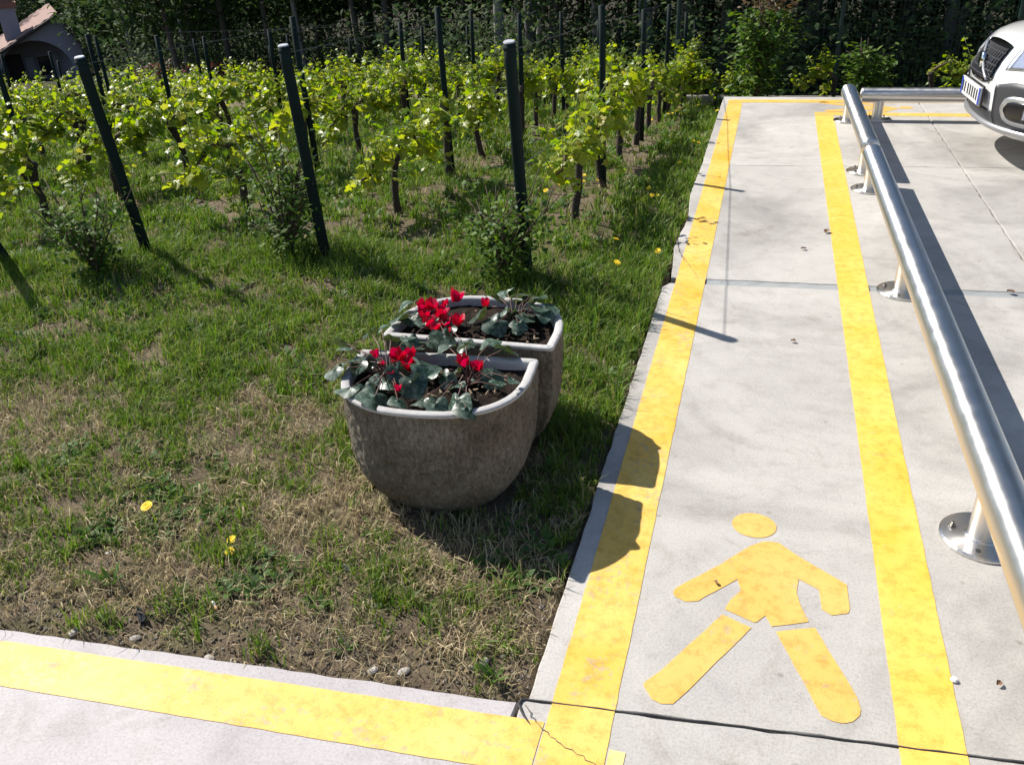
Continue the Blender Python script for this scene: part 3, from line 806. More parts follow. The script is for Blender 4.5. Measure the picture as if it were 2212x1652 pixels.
def make_vine(seed, n_single=0):
    r = random.Random(seed)
    root = empty('grapevine')
    h = r.uniform(0.36, 0.46); bx_, by_ = r.uniform(-.05, .05), r.uniform(-.08, .08)
    mid = (bx_ * 1.4 + r.uniform(-.03, .03), by_ * 0.2 + r.uniform(-.05, .05))
    tr = MB()
    pts, rad = [], []
    for i in range(9):
        t = i / 8
        q = (2 * t * (1 - t) * mid[0] + t * t * bx_ + r.uniform(-.006, .006), 2 * t * (1 - t) * mid[1] + t * t * by_ + r.uniform(-.006, .006), -0.04 + (h + 0.04) * t)
        pts.append(q); rad.append(0.028 - 0.007 * t + r.uniform(-.003, .003) + (0.008 if i >= 7 else 0))
    tr.tube(pts, rad, 8)
    top = Vector(pts[-1])
    tr.lathe([(0, -0.035), (0.03, -0.02), (0.036, 0.0), (0.026, 0.02), (0, 0.03)], top, 9)
    tr.build('trunk', M['bark'], root, True)
    cn = MB(); sh = MB(); L_ = []
    sides = [1, -1] if r.random() < 0.75 else [r.choice((1, -1))]
    for sd in sides:
        l = r.uniform(0.40, 0.52); cp = []
        lift = r.uniform(0.06, 0.14)
        for i in range(9):
            t = i / 8
            cp.append(Vector((top.x * (1 - t) + r.uniform(-.012, .012), top.y + sd * l * t, top.z + lift * math.sin(math.pi * min(1, t * 1.25)) * (1 - .2 * t) + (0.02 - .05 * t) + r.uniform(-.006, .006))))
        cn.tube(cp, [0.017 - 0.009 * i / 8 for i in range(9)], 6)
        for i in range(1, 9):
            for _ in range(2 if r.random() < .8 else 1):
                p0 = cp[i] + Vector((0, sd * r.uniform(-.03, .03), 0))
                ln = r.choice((r.uniform(0.08, 0.2), r.uniform(0.2, 0.42)))
                lean = Vector((r.uniform(-.75, .75), r.uniform(-.4, .4), 1)).normalized()
                if r.random() < 0.34: lean = Vector((r.choice((-1, 1)) * r.uniform(.3, .9), r.uniform(-.4, .4), r.uniform(-.9, .25))).normalized()
                sp = [p0 + lean * ln * t + Vector((0, 0, -0.04 * t * t)) for t in (0, .35, .7, 1)]
                sh.tube(sp, [0.004, 0.0035, 0.003, 0.0015], 5)
                nl = int(6 + ln * 22)
                for q in range(nl):
                    t = (q + .6) / nl
                    pp = p0 + lean * ln * t
                    a = q * 2.4 + r.uniform(-.6, .6)
                    s = r.uniform(0.05, 0.098) * (1 - 0.55 * t * t)
                    off = s * 0.55
                    L_.append((pp.x + off * math.cos(a), pp.y + off * math.sin(a), pp.z - 0.01 - abs(r.gauss(0, .03)), a, r.uniform(-.5, 1.3), r.uniform(-.8, .8), s))
    cn.build('cane', M['cane'], root, True)
    tag(sh.build('shoots', M['shoot'], root, True), kind='stuff')
    L_ = np.array(L_)
    if n_single:
        idx = np.argsort(-L_[:, 6])[:n_single]
        for i in idx:
            x, y, z, a, p_, ro, s = L_[i]
            o = link('leaf', LEAF_ONE, root); o.location = (x, y, z); o.rotation_euler = (ro, p_, a); o.scale = (s, s, s)
        L_ = np.delete(L_, idx, 0)
    V, T = scatter(LV, LT, L_[:, :3], L_[:, 3], L_[:, 4], L_[:, 5], L_[:, 6])
    tag(link('foliage', tri_mesh('foliage', V, T, M['vleaf']), root), kind='stuff')
    return root
def place(o, x, y, rz, sc=1.0):
    o.location = (x, y, base_z(x, y) - 0.02)
    o.rotation_euler = (0, 0, rz); o.scale = (sc, sc, sc)
ORD = ['first', 'second', 'third', 'fourth', 'fifth', 'sixth', 'seventh', 'eighth', 'ninth', 'tenth', 'eleventh', 'twelfth']
ROWX = [-1.07, -2.2, -3.3, -4.4, -5.5, -6.6, -7.7, -8.8, -9.9, -11.0, -12.1]
protos = [make_vine(100 + i) for i in range(7)]
used = [False] * 7
r = random.Random(21)
for i, X in enumerate(ROWX):
    y = 5.06 + r.uniform(-.1, .1) if i < 3 else 4.3 + r.uniform(0, .5)
    first = True
    y_end = 13.4 if i else 13.2
    while y < y_end:
        vis = X > -1.05 * y - 1.8
        if vis:
            xx = X + r.uniform(-.03, .03)
            rz = r.choice((0, math.pi)) + r.uniform(-.12, .12)
            if i < 3 and y < 7.6:
                v = make_vine(int(500 + i * 40 + y * 10), 34)
                lab = ('nearest grapevine of the %s row from the walkway, behind its leaning end post' % ORD[i]) if first else ('%s grapevine along the %s row from the walkway' % (ORD[int(round(y - 4.06))], ORD[i]))
            else:
                k = r.randrange(7)
                v = copy_tree(protos[k]) if used[k] else protos[k]
                used[k] = True
                lab = 'grapevine in the %s row from the walkway, among others alike' % ORD[i]
                if i < 3: lab = 'grapevine in the far half of the %s row from the walkway' % ORD[i]
            place(v, xx, y, rz, r.uniform(0.92, 1.1))
            tag(v, lab, 'grapevine', 'grapevines of the %s row' % ORD[i])
            first = False
        y += (0.97 if i < 3 and y < 7.6 else 0.74) + r.uniform(-.08, .08)

# ------------------------------------------------------------------ trellis posts and wires
def end_post(base, top, label, rad=0.027):
    root = empty('trellis_post', (base[0], base[1], base_z(*base) - 0.05))
    tag(root, label, 'post', 'trellis end posts')
    d = Vector(top) - Vector(root.location)
    b = MB()
    n = 14
    b.tube([d * (i / n) for i in range(n + 1)], [rad * (1.06 - 0.05 * i / n) for i in range(n + 1)], 14)
    b.build('pole', M['post'], root, True)
    b = MB(); dn = d.normalized()
    b.tube([d + dn * 0.001, d + dn * 0.006], [rad * 0.98, rad * 0.85], 14); b.build('cap', M['cap'], root)
    for hh in (0.5, 0.98):
        b = MB()
        c = d * hh; b.tube([c - dn * 0.006, c + dn * 0.006], rad * 1.08, 14)
        b.build('wire_clamp', M['post'], root)
    return root
ENDP = [((-1.084, 3.991), (-1.084, 3.803, 1.12)), ((-2.227, 4.034), (-2.227, 3.917, 1.093)), ((-3.282, 3.93), (-3.282, 3.787, 1.058))]
for i, (bs, tp) in enumerate(ENDP):
    end_post(bs, tp, ('dark green end post of the %s vine row from the walkway' % ORD[i]))
end_post((-3.88, 3.58), (-4.22, 3.46, 1.0), 'dark leaning end post cut off by the left edge of the picture')
up0 = None
r = random.Random(5)
for i, X in enumerate(ROWX):
    y = 6.02 if i < 3 else 5.0 + r.uniform(0, 1.0)
    while y < 14.2:
        if X > -1.05 * y - 0.4 and not (i > 2 and r.random() < .35):
            hgt = (1.10 if i == 0 else 1.06) + r.uniform(0, .12)
            if up0 is None:
                up0 = empty('upright_trellis_post')
                b = MB(); b.tube([(0, 0, -.05), (0.004, 0, .4), (0, 0.003, .8), (0, 0, 1.1)], 0.0215, 10); b.build('pole', M['post'], up0, True)
                b = MB()
                for hh in (.5, .75, 1.0):
                    b.tube([(0.016, 0, hh), (0.034, 0, hh + 0.008)], 0.004, 5)
                b.build('wire_hook', M['wire'], up0)
                v = up0
            else: v = copy_tree(up0)
            v.location = (X + r.uniform(-.02, .02), y, base_z(X, y) - 0.02)
            v.scale = (1, 1, hgt / 1.1)
            v.rotation_euler = (r.uniform(-.025, .025), r.uniform(-.025, .025), r.uniform(0, 6))
            tag(v, 'thin dark upright post among the vines of the %s row' % ORD[i], 'post', 'upright posts of the %s row' % ORD[i])
        y += 1.95 + r.uniform(-.1, .1)
for i, X in enumerate(ROWX[:4]):
    y0 = 4.0 if i < 3 else 5.0
    for hh, nm in ((1.06, 'top'), (0.52, 'lower')):
        b = MB(); pts = []
        if i < 3:
            bs, tp = ENDP[i]
            f = 0.97 if hh > 1 else 0.5
            pts.append((bs[0] + (tp[0] - bs[0]) * f, bs[1] + (tp[1] - bs[1]) * f, tp[2] * f))
        for y in np.arange(6.0, 13.8, 0.65):
            pts.append((X, y, base_z(X, y) + hh - 0.012 * math.sin((y - 6) / 1.95 * math.pi) ** 2))
        b.tube(pts, 0.0022, 5)
        tag(b.build('trellis_wire', M['wire']), '%s steel wire stretched along the %s vine row from the walkway' % (nm, ORD[i]), 'wire', 'trellis wires')

# ------------------------------------------------------------------ rose bushes and shrubs
OV = np.array([(0, 0, 0), (0.35, 0.24, 0.05), (0.8, 0.18, 0.02), (1.05, 0, -0.06), (0.8, -0.18, 0.02), (0.35, -0.24, 0.05)]); OT = np.array([(0, 1, 5), (1, 2, 5), (2, 4, 5), (2, 3, 4)])
def shrub(name, loc, h, w, nstem, nleaf, s0, s1, mat, label, cat='bush', group=None, seed=0, tip=None, zlow=0.15, leany=0.0):
    r = random.Random(seed)
    root = empty(name, (loc[0], loc[1], base_z(*loc) - 0.02))
    tag(root, label, cat, group)
    st = MB(); L_ = []; tips = []
    branches = []
    for k in range(nstem):
        a = r.uniform(0, 6.28); sp = w * r.uniform(0.25, 1.0); hh = h * r.uniform(0.6, 1.0)
        P = [Vector((sp * t ** 1.4 * math.cos(a) + r.uniform(-.01, .01), sp * t ** 1.4 * math.sin(a) + r.uniform(-.01, .01), hh * t)) for t in (0, .2, .4, .6, .8, 1)]
        st.tube(P, [0.008 * (1 - .75 * i / 5) * (h / 0.5) ** .5 for i in range(6)], 6)
        branches.append(P)
        for q in range(4):
            i = r.randrange(1, 5); p0 = P[i]
            d = Vector((r.uniform(-1, 1), r.uniform(-1, 1), r.uniform(0.1, 1))).normalized() * h * r.uniform(.15, .32)
            st.tube([p0, p0 + d * .5, p0 + d], [0.004, 0.003, 0.0015], 4)
            branches.append([p0, p0 + d * .3, p0 + d * .6, p0 + d])
    while len(L_) < nleaf:
        P = r.choice(branches); i = r.randrange(len(P) - 1); t = r.random()
        c = P[i].lerp(P[i + 1], t)
        if c.z < zlow * h and r.random() < .85: continue
        for q in range(5):
            o = Vector((r.gauss(0, 1), r.gauss(0, 1), r.gauss(0, .7))) * 0.062 * (h / 0.5) ** .5
            L_.append((c.x + o.x, c.y + o.y, c.z + o.z, r.uniform(0, 6.28), r.uniform(-.4, .9), r.uniform(-.7, .7), r.uniform(s0, s1)))
    st.build('stems', M['cane'], root, True)
    A = np.array(L_)
    if tip:
        sel = A[:, 2] > h * 0.72
        V, T = scatter(OV, OT, A[sel][:, :3], A[sel][:, 3], A[sel][:, 4], A[sel][:, 5], A[sel][:, 6])
        tag(link('young_foliage', tri_mesh('young_foliage', V, T, tip), root), 'reddish young leaves', kind='stuff')
        A = A[~sel]
    V, T = scatter(OV, OT, A[:, :3], A[:, 3], A[:, 4], A[:, 5], A[:, 6])
    tag(link('foliage', tri_mesh('foliage', V, T, mat), root), kind='stuff')
    return root
shrub('rose_bush', (-1.19, 3.88), 0.56, 0.34, 12, 950, 0.026, 0.05, M['rose'], 'small rose bush at the end post nearest the walkway', group='rose bushes at the row ends', seed=1)
shrub('rose_bush', (-2.44, 4.03), 0.72, 0.26, 12, 1150, 0.026, 0.048, M['rose'], 'tall rose bush left of the second end post from the walkway', group='rose bushes at the row ends', seed=2)
shrub('rose_bush', (-3.34, 3.58), 0.52, 0.30, 11, 850, 0.026, 0.048, M['rose'], 'low rose bush in front of the third end post from the walkway', group='rose bushes at the row ends', seed=3)
shrub('climbing_shrub', (-0.12, 10.6), 1.55, 0.22, 12, 1700, 0.05, 0.095, M['rose'], 'tall leafy shrub with reddish tips behind the walkway corner', seed=4, tip=M['red_shoot'], zlow=0.02)
shrub('climbing_shrub', (1.05, 10.9), 0.85, 0.2, 9, 900, 0.05, 0.09, M['rose'], 'dark green shrub behind the corner of the steel rails', seed=5, zlow=0.02)
r = random.Random(91)
for k, x in enumerate((0.75, 1.75, 2.35, 2.95, 3.55, 4.2, 4.9)):
    v = copy_tree(protos[r.randrange(7)])
    place(v, x, 10.75 + 0.04 * x, math.pi / 2 + r.uniform(-.2, .2), 1.0)
    tag(v, 'grapevine in the cross row behind the far steel rail', 'grapevine', 'grapevines behind the far rail')
v = copy_tree(protos[2]); place(v, -0.62, 11.2, 1.4, 0.8)
tag(v, 'small grapevine left of the tall shrub by the walkway corner', 'grapevine', 'grapevines behind the far rail')

# ------------------------------------------------------------------ grass and ground cover
def in_planter(x, y, m=0.0):
    return (-1.11 - m < x < -0.64 + m) and (2.04 - m < y < 2.66 + m)
def soil_ok(x, y, m=0.0):
    if x > SLAB_X0 - 0.012 + m and y < FAR_EDGE(x) + 0.02 - m: return False
    if y < path_edge(x) + 0.01 - m: return False
    return not in_planter(x, y)
def blade_mesh(name, P, H_, W_, bend, mat, twist=None):
    n = len(P)
    th = rng.uniform(0, 2 * np.pi, n); ph = th + np.pi / 2 + rng.normal(0, .5, n)
    d = np.stack([np.cos(th), np.sin(th), np.zeros(n)], 1); pr = np.stack([np.cos(ph), np.sin(ph), np.zeros(n)], 1)
    up = np.array([0, 0, 1.0])
    c = np.sqrt(np.clip(1 - bend ** 2, 0.02, 1))
    mid = P + up * (H_ * 0.55 * np.sqrt(np.clip(1 - (bend * .45) ** 2, 0, 1)))[:, None] + d * (H_ * bend * 0.28)[:, None]
    tip = P + up * (H_ * c)[:, None] + d * (H_ * bend)[:, None]
    w = W_[:, None]
    V = np.stack([P - pr * w, P + pr * w, mid + pr * w * .75, mid - pr * w * .75, tip], 1).reshape(-1, 3)
    k = (np.arange(n) * 5)[:, None]
    T = np.concatenate([k + np.array([[0, 1, 2]]), k + np.array([[0, 2, 3]]), k + np.array([[3, 2, 4]])], 0)
    return tri_mesh(name, V, T, mat)
def fbm(x, y, s, z=0.0):
    return mnoise.noise((x * s, y * s, z)) + 0.5 * mnoise.noise((x * s * 2.1, y * s * 2.1, z + 7))
TUFT = [(-1.08, 3.95, .35), (-2.3, 4.0, .38), (-3.3, 3.8, .40), (-3.9, 3.55, .3)]
gp, gh, gw, gb = [], [], [], []
dp, dh, dw, db = [], [], [], []
def tuftness(x, y):
    t = 0.0
    for tx, ty, tr_ in TUFT:
        q = math.hypot(x - tx, y - ty)
        if q < tr_: t = max(t, 1 - q / tr_)
    if -0.80 < x < -0.41 and 2.5 < y < 6.8: t = max(t, 0.30 + 0.35 * fbm(x, y, 5, 2))
    return t
def green_field(x, y):
    """how grassy the spot is: broad patches, worn towards the path and under the vines"""
    e = min(1.0, max(0.0, (y - path_edge(x)) / 0.85))
    f = fbm(x, y, 2.1, 11); f2 = fbm(x, y, 8.5, 4)
    dens = -0.16 + 0.50 * e + 0.85 * f + 0.70 * f2
    if x > -0.85: dens += 0.30 * min(1, max(0, (y - 2.0) / 0.5))
    if x < -1.3: dens += 0.15
    if y > 2.5: dens += 0.22
    if y > 4.6:
        dx = abs(((x + 1.07) / 1.11) - round((x + 1.07) / 1.11)) * 1.11
        if dx < 0.28: dens -= 0.25
    return dens, f, f2
def add_clump(x, y, zone):
    dens, f, f2 = green_field(x, y)
    t = tuftness(x, y)
    if rng.random() > dens + t: return
    n = int(rng.integers(5, 13)); sp = 0.012 * zone[0]
    hb = (0.026 + 0.030 * rng.random()) * (1 + 0.5 * max(0, f)) + 0.065 * t * rng.random() + (0.045 * rng.random() if f2 > .42 else 0)
    if y > 2.4: hb *= 1.2
    for _ in range(n):
        xx, yy = x + rng.normal(0, sp), y + rng.normal(0, sp)
        if not soil_ok(xx, yy): continue
        gp.append((xx, yy, ground_z(xx, yy) - 0.003)); gh.append(hb * zone[0] * rng.uniform(.55, 1.2)); gw.append(0.0017 * zone[1] * rng.uniform(.6, 1.5)); gb.append(rng.uniform(.15, .9))
def try_dry(x, y, zone):
    if not soil_ok(x, y): return
    dens, f, f2 = green_field(x, y)
    f3 = fbm(x, y, 6, 30)
    d = 0.62 - 0.55 * max(0, dens) + 0.75 * f3
    if y - path_edge(x) < 0.12: d *= 0.35
    if y > 2.6: d -= 0.15
    if y > 4.4: d -= 0.15
    if rng.random() > d: return
    dp.append((x, y, ground_z(x, y) + 0.002)); dh.append(rng.uniform(.018, .055) * zone[0] * (2.0 if rng.random() < .07 else 1)); dw.append(0.0012 * zone[1] * rng.uniform(.5, 1.6)); db.append(rng.uniform(.5, .99))
for (xa, xb, ya, yb, ng, nd, zone) in (
        (-4.6, -0.4, 1.05, 2.6, 13500, 98000, (1.05, 1.1)), (-6.6, -0.4, 2.6, 4.4, 19000, 50000, (1.15, 1.3)),
        (-9.3, -0.4, 4.4, 7.0, 13800, 26000, (1.4, 2.1)), (-12.5, -0.4, 7.0, 10.5, 9000, 8000, (1.7, 3.4)),
        (-14, 0.2, 10.5, 16, 4200, 3000, (2.1, 5.8)), (-2, 6, 8.85, 13, 2200, 2000, (1.6, 3.4))):
    xs_ = rng.uniform(xa, xb, ng); ys_ = rng.uniform(ya, yb, ng)
    for x, y in zip(xs_, ys_):
        if x > -1.05 * y - 2.0: add_clump(float(x), float(y), zone)
    xs_ = rng.uniform(xa, xb, nd); ys_ = rng.uniform(ya, yb, nd)
    for x, y in zip(xs_, ys_):
        if x > -1.05 * y - 2.0: try_dry(float(x), float(y), zone)
A = np.array
o = link('grass', blade_mesh('grass', A(gp), A(gh), A(gw), A(gb), M['grass']))
tag(o, 'short green grass growing over the vineyard and verge', 'grass', kind='stuff')
o = link('dry_grass', blade_mesh('dry_grass', A(dp), A(dh), A(dw), A(db), M['drygrass']))
tag(o, 'dry straw-coloured grass and thatch on the bare soil', 'grass', kind='stuff')
# broad-leaved weeds, too many to count
wp = []
r = random.Random(44)
for k in range(2200):
    y = r.uniform(1.5, 11); x = r.uniform(max(-1.05 * y - .3, -11), -0.42)
    if not soil_ok(x, y, 0.02): continue
    if fbm(x, y, 1.8, 50) < (0.1 if y < 2.6 else -.05): continue
    nl = r.randrange(5, 10); s0 = r.uniform(.018, .04) * (1 + y / 9)
    z = ground_z(x, y)
    for q in range(nl):
        a = q * 6.283 / nl + r.uniform(-.3, .3)
        wp.append((x + .3 * s0 * math.cos(a), y + .3 * s0 * math.sin(a), z + 0.006, a, -r.uniform(.1, .9), r.uniform(-.3, .3), s0 * r.uniform(.7, 1.2)))
B_ = np.array(wp)
V, T = scatter(OV, OT, B_[:, :3], B_[:, 3], B_[:, 4], B_[:, 5], B_[:, 6])
tag(link('weeds', tri_mesh('weeds', V, T, M['weed'])), 'small broad-leaved weeds scattered through the grass', 'weed', kind='stuff')
def weed_plant(x, y, nl, s, up, label, seed):
    r = random.Random(seed)
    root = empty('weed_plant', (x, y, ground_z(x, y)))
    tag(root, label, 'weed', 'single weeds near the path')
    me_ = bpy.data.meshes.get('weed_blade')
    if me_ is None: me_ = tri_mesh('weed_blade', OV * np.array([1, 0.55, 1]), OT, M['weed'])
    for q in range(nl):
        a = q * 6.283 / nl + r.uniform(-.4, .4)
        o = link('leaf', me_, root); l = s * r.uniform(.6, 1.1)
        o.rotation_euler = (r.uniform(-.3, .3), -up * r.uniform(.5, 1.1), a); o.scale = (l, l, l)
        o.location = (0.004 * math.cos(a), 0.004 * math.sin(a), 0.002)
weed_plant(-1.647, 1.502, 7, 0.085, 1.2, 'upright bright green weed by the edge of the foreground path', 1)
weed_plant(-1.263, 1.621, 14, 0.05, 0.5, 'flat dark green weed rosette below the two small dandelions', 2)
weed_plant(-0.50, 1.42, 9, 0.055, 0.8, 'leafy green weed in the soil corner between path and walkway', 3)
weed_plant(-1.03, 1.90, 12, 0.055, 0.45, 'low weed rosette at the left foot of the front planter', 4)
weed_plant(-0.57, 2.30, 10, 0.085, 0.9, 'broad green weed in the shadow beside the planters', 5)
weed_plant(-0.90, 1.43, 9, 0.04, 0.7, 'little green weed at the middle of the path edge', 6)
for k in range(4):
    pass

# dandelions
hd = MB(); rd = random.Random(2)
for ring_, n in ((0.018, 18), (0.013, 14), (0.008, 9)):
    for q in range(n):
        a = q * 6.283 / n + ring_ * 40
        c, s_ = math.cos(a), math.sin(a); w = 0.0025; zt = 0.004 + (0.018 - ring_) * .25
        hd.add([(0, 0, 0.002), (ring_ * c - w * s_, ring_ * s_ + w * c, zt), (ring_ * 1.08 * c, ring_ * 1.08 * s_, zt), (ring_ * c + w * s_, ring_ * s_ - w * c, zt)], [(0, 1, 2, 3)])
hd.lathe([(0.0, -0.006), (0.006, -0.004), (0.008, 0.001)], n=8)
HEAD = hd.mesh('flower_head', M['dand'])
sm = MB(); sm.tube([(0, 0, 0), (0.002, 0, 0.5), (0, 0, 1)], 0.0016, 5)
STEM = sm.mesh('stem', M['shoot'])
def dandelion(x, y, h, s, label, tilt=(0, 0)):
    root = empty('dandelion', (x, y, ground_z(x, y)))
    tag(root, label, 'flower', 'yellow dandelions')
    o = link('stem', STEM, root); o.scale = (1, 1, h)
    o = link('flower_head', HEAD, root); o.location = (0, 0, h); o.scale = (s, s, s); o.rotation_euler = (tilt[0], tilt[1], 0)
dandelion(-1.74, 1.80, 0.05, 1.0, 'largest yellow dandelion alone in the dry grass at left', (.35, -.1))
dandelion(-1.405, 1.735, 0.03, .75, 'upper of two small dandelions in the dry grass', (.3, 0))
dandelion(-1.385, 1.69, 0.025, .75, 'lower of two small dandelions in the dry grass', (.3, .1))
DD = [(-0.51, 9.92), (-0.58, 7.72), (-0.52, 7.51), (-0.87, 6.52), (-0.59, 6.56), (-0.68, 5.54), (-0.65, 5.49), (-0.62, 5.5), (-1.04, 5.66), (-1.34, 5.45), (-1.28, 5.6), (-1.47, 7.23), (-1.46, 7.66), (-1.23, 8.76), (-1.24, 9.43), (-1.19, 9.32), (-1.12, 9.09), (-1.09, 10.12), (-1.0, 9.99), (-0.94, 9.79), (-0.94, 10.22), (-0.99, 9.46), (-0.83, 9.68), (-0.76, 9.5), (-0.79, 11.0), (-1.38, 11.09), (-1.4, 12.6), (-0.93, 12.9), (0.58, 10.1), (0.56, 10.4), (0.75, 10.3), (0.77, 9.9), (-3.32, 12.79), (-3.32, 12.96), (-1.57, 8.98), (-1.19, 5.97), (-2.75, 6.02), (-2.65, 6.13), (-1.18, 5.9), (-0.71, 4.44), (-0.65, 4.14), (-0.64, 4.03), (-0.48, 4.39)]
r = random.Random(6)
for x, y in DD:
    dandelion(x, y, r.uniform(.05, .10), r.uniform(.6, .95) * (1 + max(0, y - 6) * .03), 'yellow dandelion in the grass among the vines', (r.uniform(-.2, .6), r.uniform(-.4, .4)))

# stones, straws, litter
def pebble_mesh(seed):
    r = random.Random(seed); b = MB()
    rows_ = []
    for i in range(6):
        t = math.pi * i / 5
        rows_.append([(math.sin(t) * math.cos(a) * r.uniform(.8, 1.1), math.sin(t) * math.sin(a) * r.uniform(.7, 1.0), .6 * math.cos(t)) for a in [2 * math.pi * k / 9 for k in range(9)]])
    b.grid(rows_, True); return b.mesh('stone', M['stone'])
PEB = [pebble_mesh(i) for i in range(4)]
r = random.Random(12)
STN = [(-0.539, 1.465, .012, 'pale stone in the soil near the walkway corner'), (-0.724, 1.395, .013, 'grey stone half buried at the path edge'), (-1.22, 1.32, .013, 'flat pale stone on the bare soil at the path edge, left of centre'), (-1.62, 1.31, .014, 'pale flat stone touching the path at far left'), (-0.50, 1.50, .008, 'tiny white pebble near the walkway corner'), (-0.88, 1.60, .010, 'small white pebble in the dry grass below the planter'), (-1.03, 1.72, .014, 'pale lump of stone in the dry grass below the planter'), (-0.80, 1.38, .012, 'brownish pebble beside the grey stone at the path edge'), (-1.75, 1.62, .010, 'small white pebble in the grass near the left picture edge'), (-1.45, 1.335, .012, 'greyish pebble in the bare soil by the dark plastic piece')]
for x, y, s, lab in STN:
    o = link('stone', r.choice(PEB)); o.location = (x, y, ground_z(x, y) + s * .2); o.scale = (s * 1.3, s, s); o.rotation_euler = (0, 0, r.uniform(0, 6))
    tag(o, lab, 'stone', 'stones on the bare soil')
gv, gt = [], []
base_ = PEB[0]; bv = np.zeros(len(base_.vertices) * 3); base_.vertices.foreach_get('co', bv); bv = bv.reshape(-1, 3)
btri = []
for p in base_.polygons:
    q = list(p.vertices)
    for k in range(1, len(q) - 1): btri.append((q[0], q[k], q[k + 1]))
pos, sz = [], []
for k in range(2600):
    x = r.uniform(-2.4, -0.41); y = path_edge(x) + abs(r.gauss(0, .22)) + .006
    if not soil_ok(x, y): continue
    s = r.uniform(.0015, .006) * (1.6 if r.random() < .08 else 1)
    pos.append((x, y, ground_z(x, y) + s * .3)); sz.append(s)
pos = np.array(pos); n_ = len(pos)
V, T = scatter(bv, np.array(btri), pos, rng.uniform(0, 6, n_), rng.uniform(-.4, .4, n_), rng.uniform(-.4, .4, n_), np.array(sz))
M['clod'] = leafmat('soil_crumb', [(0.10, 0.075, 0.05), (0.16, 0.125, 0.085), (0.22, 0.18, 0.13), (0.30, 0.27, 0.22), (0.08, 0.06, 0.04)], 0.0, 0.95, 0.1)
tag(link('gravel', tri_mesh('gravel', V, T, M['clod'])), 'crumbs of soil and grit along the path edge', 'gravel', kind='stuff')
straws = []
b = MB(); r = random.Random(15)
for k in range(260):
    x = r.uniform(-2.2, -0.43); y = path_edge(x) + r.uniform(.03, .75)
    if not soil_ok(x, y, .02) or in_planter(x, y, .05): continue
    a = r.uniform(0, 6.28); l = r.uniform(.02, .055); z = ground_z(x, y) + .008
    b.tube([(x, y, z), (x + l * math.cos(a), y + l * math.sin(a), z + r.uniform(0, .012)), (x + 2 * l * math.cos(a + .25), y + 2 * l * math.sin(a + .25), z)], [.0009, .0010, .0006], 4)
tag(b.build('straw', M['drygrass']), 'loose dead stalks and straw lying on the dry verge', 'straw', kind='stuff')
for x, y, a, l, lab in ((-0.60, 1.46, 1.9, .10, 'pale bent straw near the soil corner'), (-0.655, 1.47, 1.45, .10, 'straight pale straw left of the soil corner'), (-1.33, 1.75, .3, .09, 'long straw lying beside the two small dandelions'), (-0.92, 1.78, 2.5, .10, 'long brown straw pointing at the front planter')):
    b = MB(); z = ground_z(x, y) + .014
    b.tube([(0, 0, 0), (l * .5 * math.cos(a), l * .5 * math.sin(a), .006), (l * math.cos(a + .12), l * math.sin(a + .12), 0)], [.0018, .0018, .001], 5)
    o = b.build('twig', M['twig']); o.location = (x, y, z); tag(o, lab, 'twig', 'straws on the verge')
M['paper'] = simple('cigarette_paper', (0.75, 0.73, 0.70), 0.7); M['filter'] = simple('cigarette_filter', (0.55, 0.27, 0.13), 0.7)
root = empty('cigarette_butt', (-1.305, 1.483, ground_z(-1.305, 1.483) + .012), -.75)
tag(root, 'white cigarette butt with orange filter on the dry soil', 'cigarette')
b = MB(); b.tube([(-.018, 0, 0), (.006, 0, 0)], .004, 10); b.build('paper', M['paper'], root, True)
b = MB(); b.tube([(.0062, 0, 0), (.02, 0, 0)], .0041, 10); b.build('filter', M['filter'], root, True)
M['plastic'] = simple('black_plastic', (0.02, 0.021, 0.026), 0.8, spec=0.15)
b = MB(); b.prism([(-.032, -.003), (-.01, -.009), (.02, -.009), (.026, -.004), (.026, .004), (.02, .009), (-.01, .008), (-.032, .002)], -.004, .006)
o = b.build('plastic_piece', M['plastic']); o.location = (-1.475, 1.40, ground_z(-1.475, 1.40) + .014); o.rotation_euler = (.1, .15, -.75)
tag(o, 'dark plastic piece lying on the bare soil by the path', 'litter')
def dry_leaf(x, y, s, lab, seed, mat='dryleaf'):
    r = random.Random(seed); b = MB()
    rows_ = []
    for i in range(5):
        t = i / 4; w = math.sin(math.pi * (0.08 + .84 * t)) * .38
        rows_.append([((t - .5), w * v, .22 * abs(v) * r.uniform(.6, 1.3) + .12 * math.sin(3 * t)) for v in (-1, -.5, 0, .5, 1)])
    b.grid(rows_)
    o = b.build('dry_leaf', M[mat]); o.location = (x, y, .006); o.scale = (s, s, s); o.rotation_euler = (r.uniform(-.2, .2), r.uniform(-.2, .2), r.uniform(0, 6))
    tag(o, lab, 'leaf', 'dry leaves on the concrete')
dry_leaf(0.383, 4.865, .04, 'brown dry leaf lying against the yellow line by the rail', 1)
dry_leaf(0.257, 4.565, .026, 'small dry leaf in the middle of the walkway', 2)
dry_leaf(0.20, 3.42, .022, 'tiny dry leaf beyond the painted figure', 3)
dry_leaf(0.64, 1.66, .018, 'dry brown leaf on the concrete beside the near rail', 4)
dry_leaf(-0.01, 1.86, .016, 'dark speck of leaf under the arm of the painted figure', 5)
dry_leaf(1.15, 4.13, .032, 'dry leaf caught in the middle joint of the car park', 6)
b = MB(); b.lathe([(0, 0.001), (.009, 0.0015), (.006, .006), (0, .008)], n=9)
o = b.build('gum_blob', M['paper']); o.location = (0.545, 1.65, .003); tag(o, 'white blob on the edge of the yellow line by the rail', 'litter')

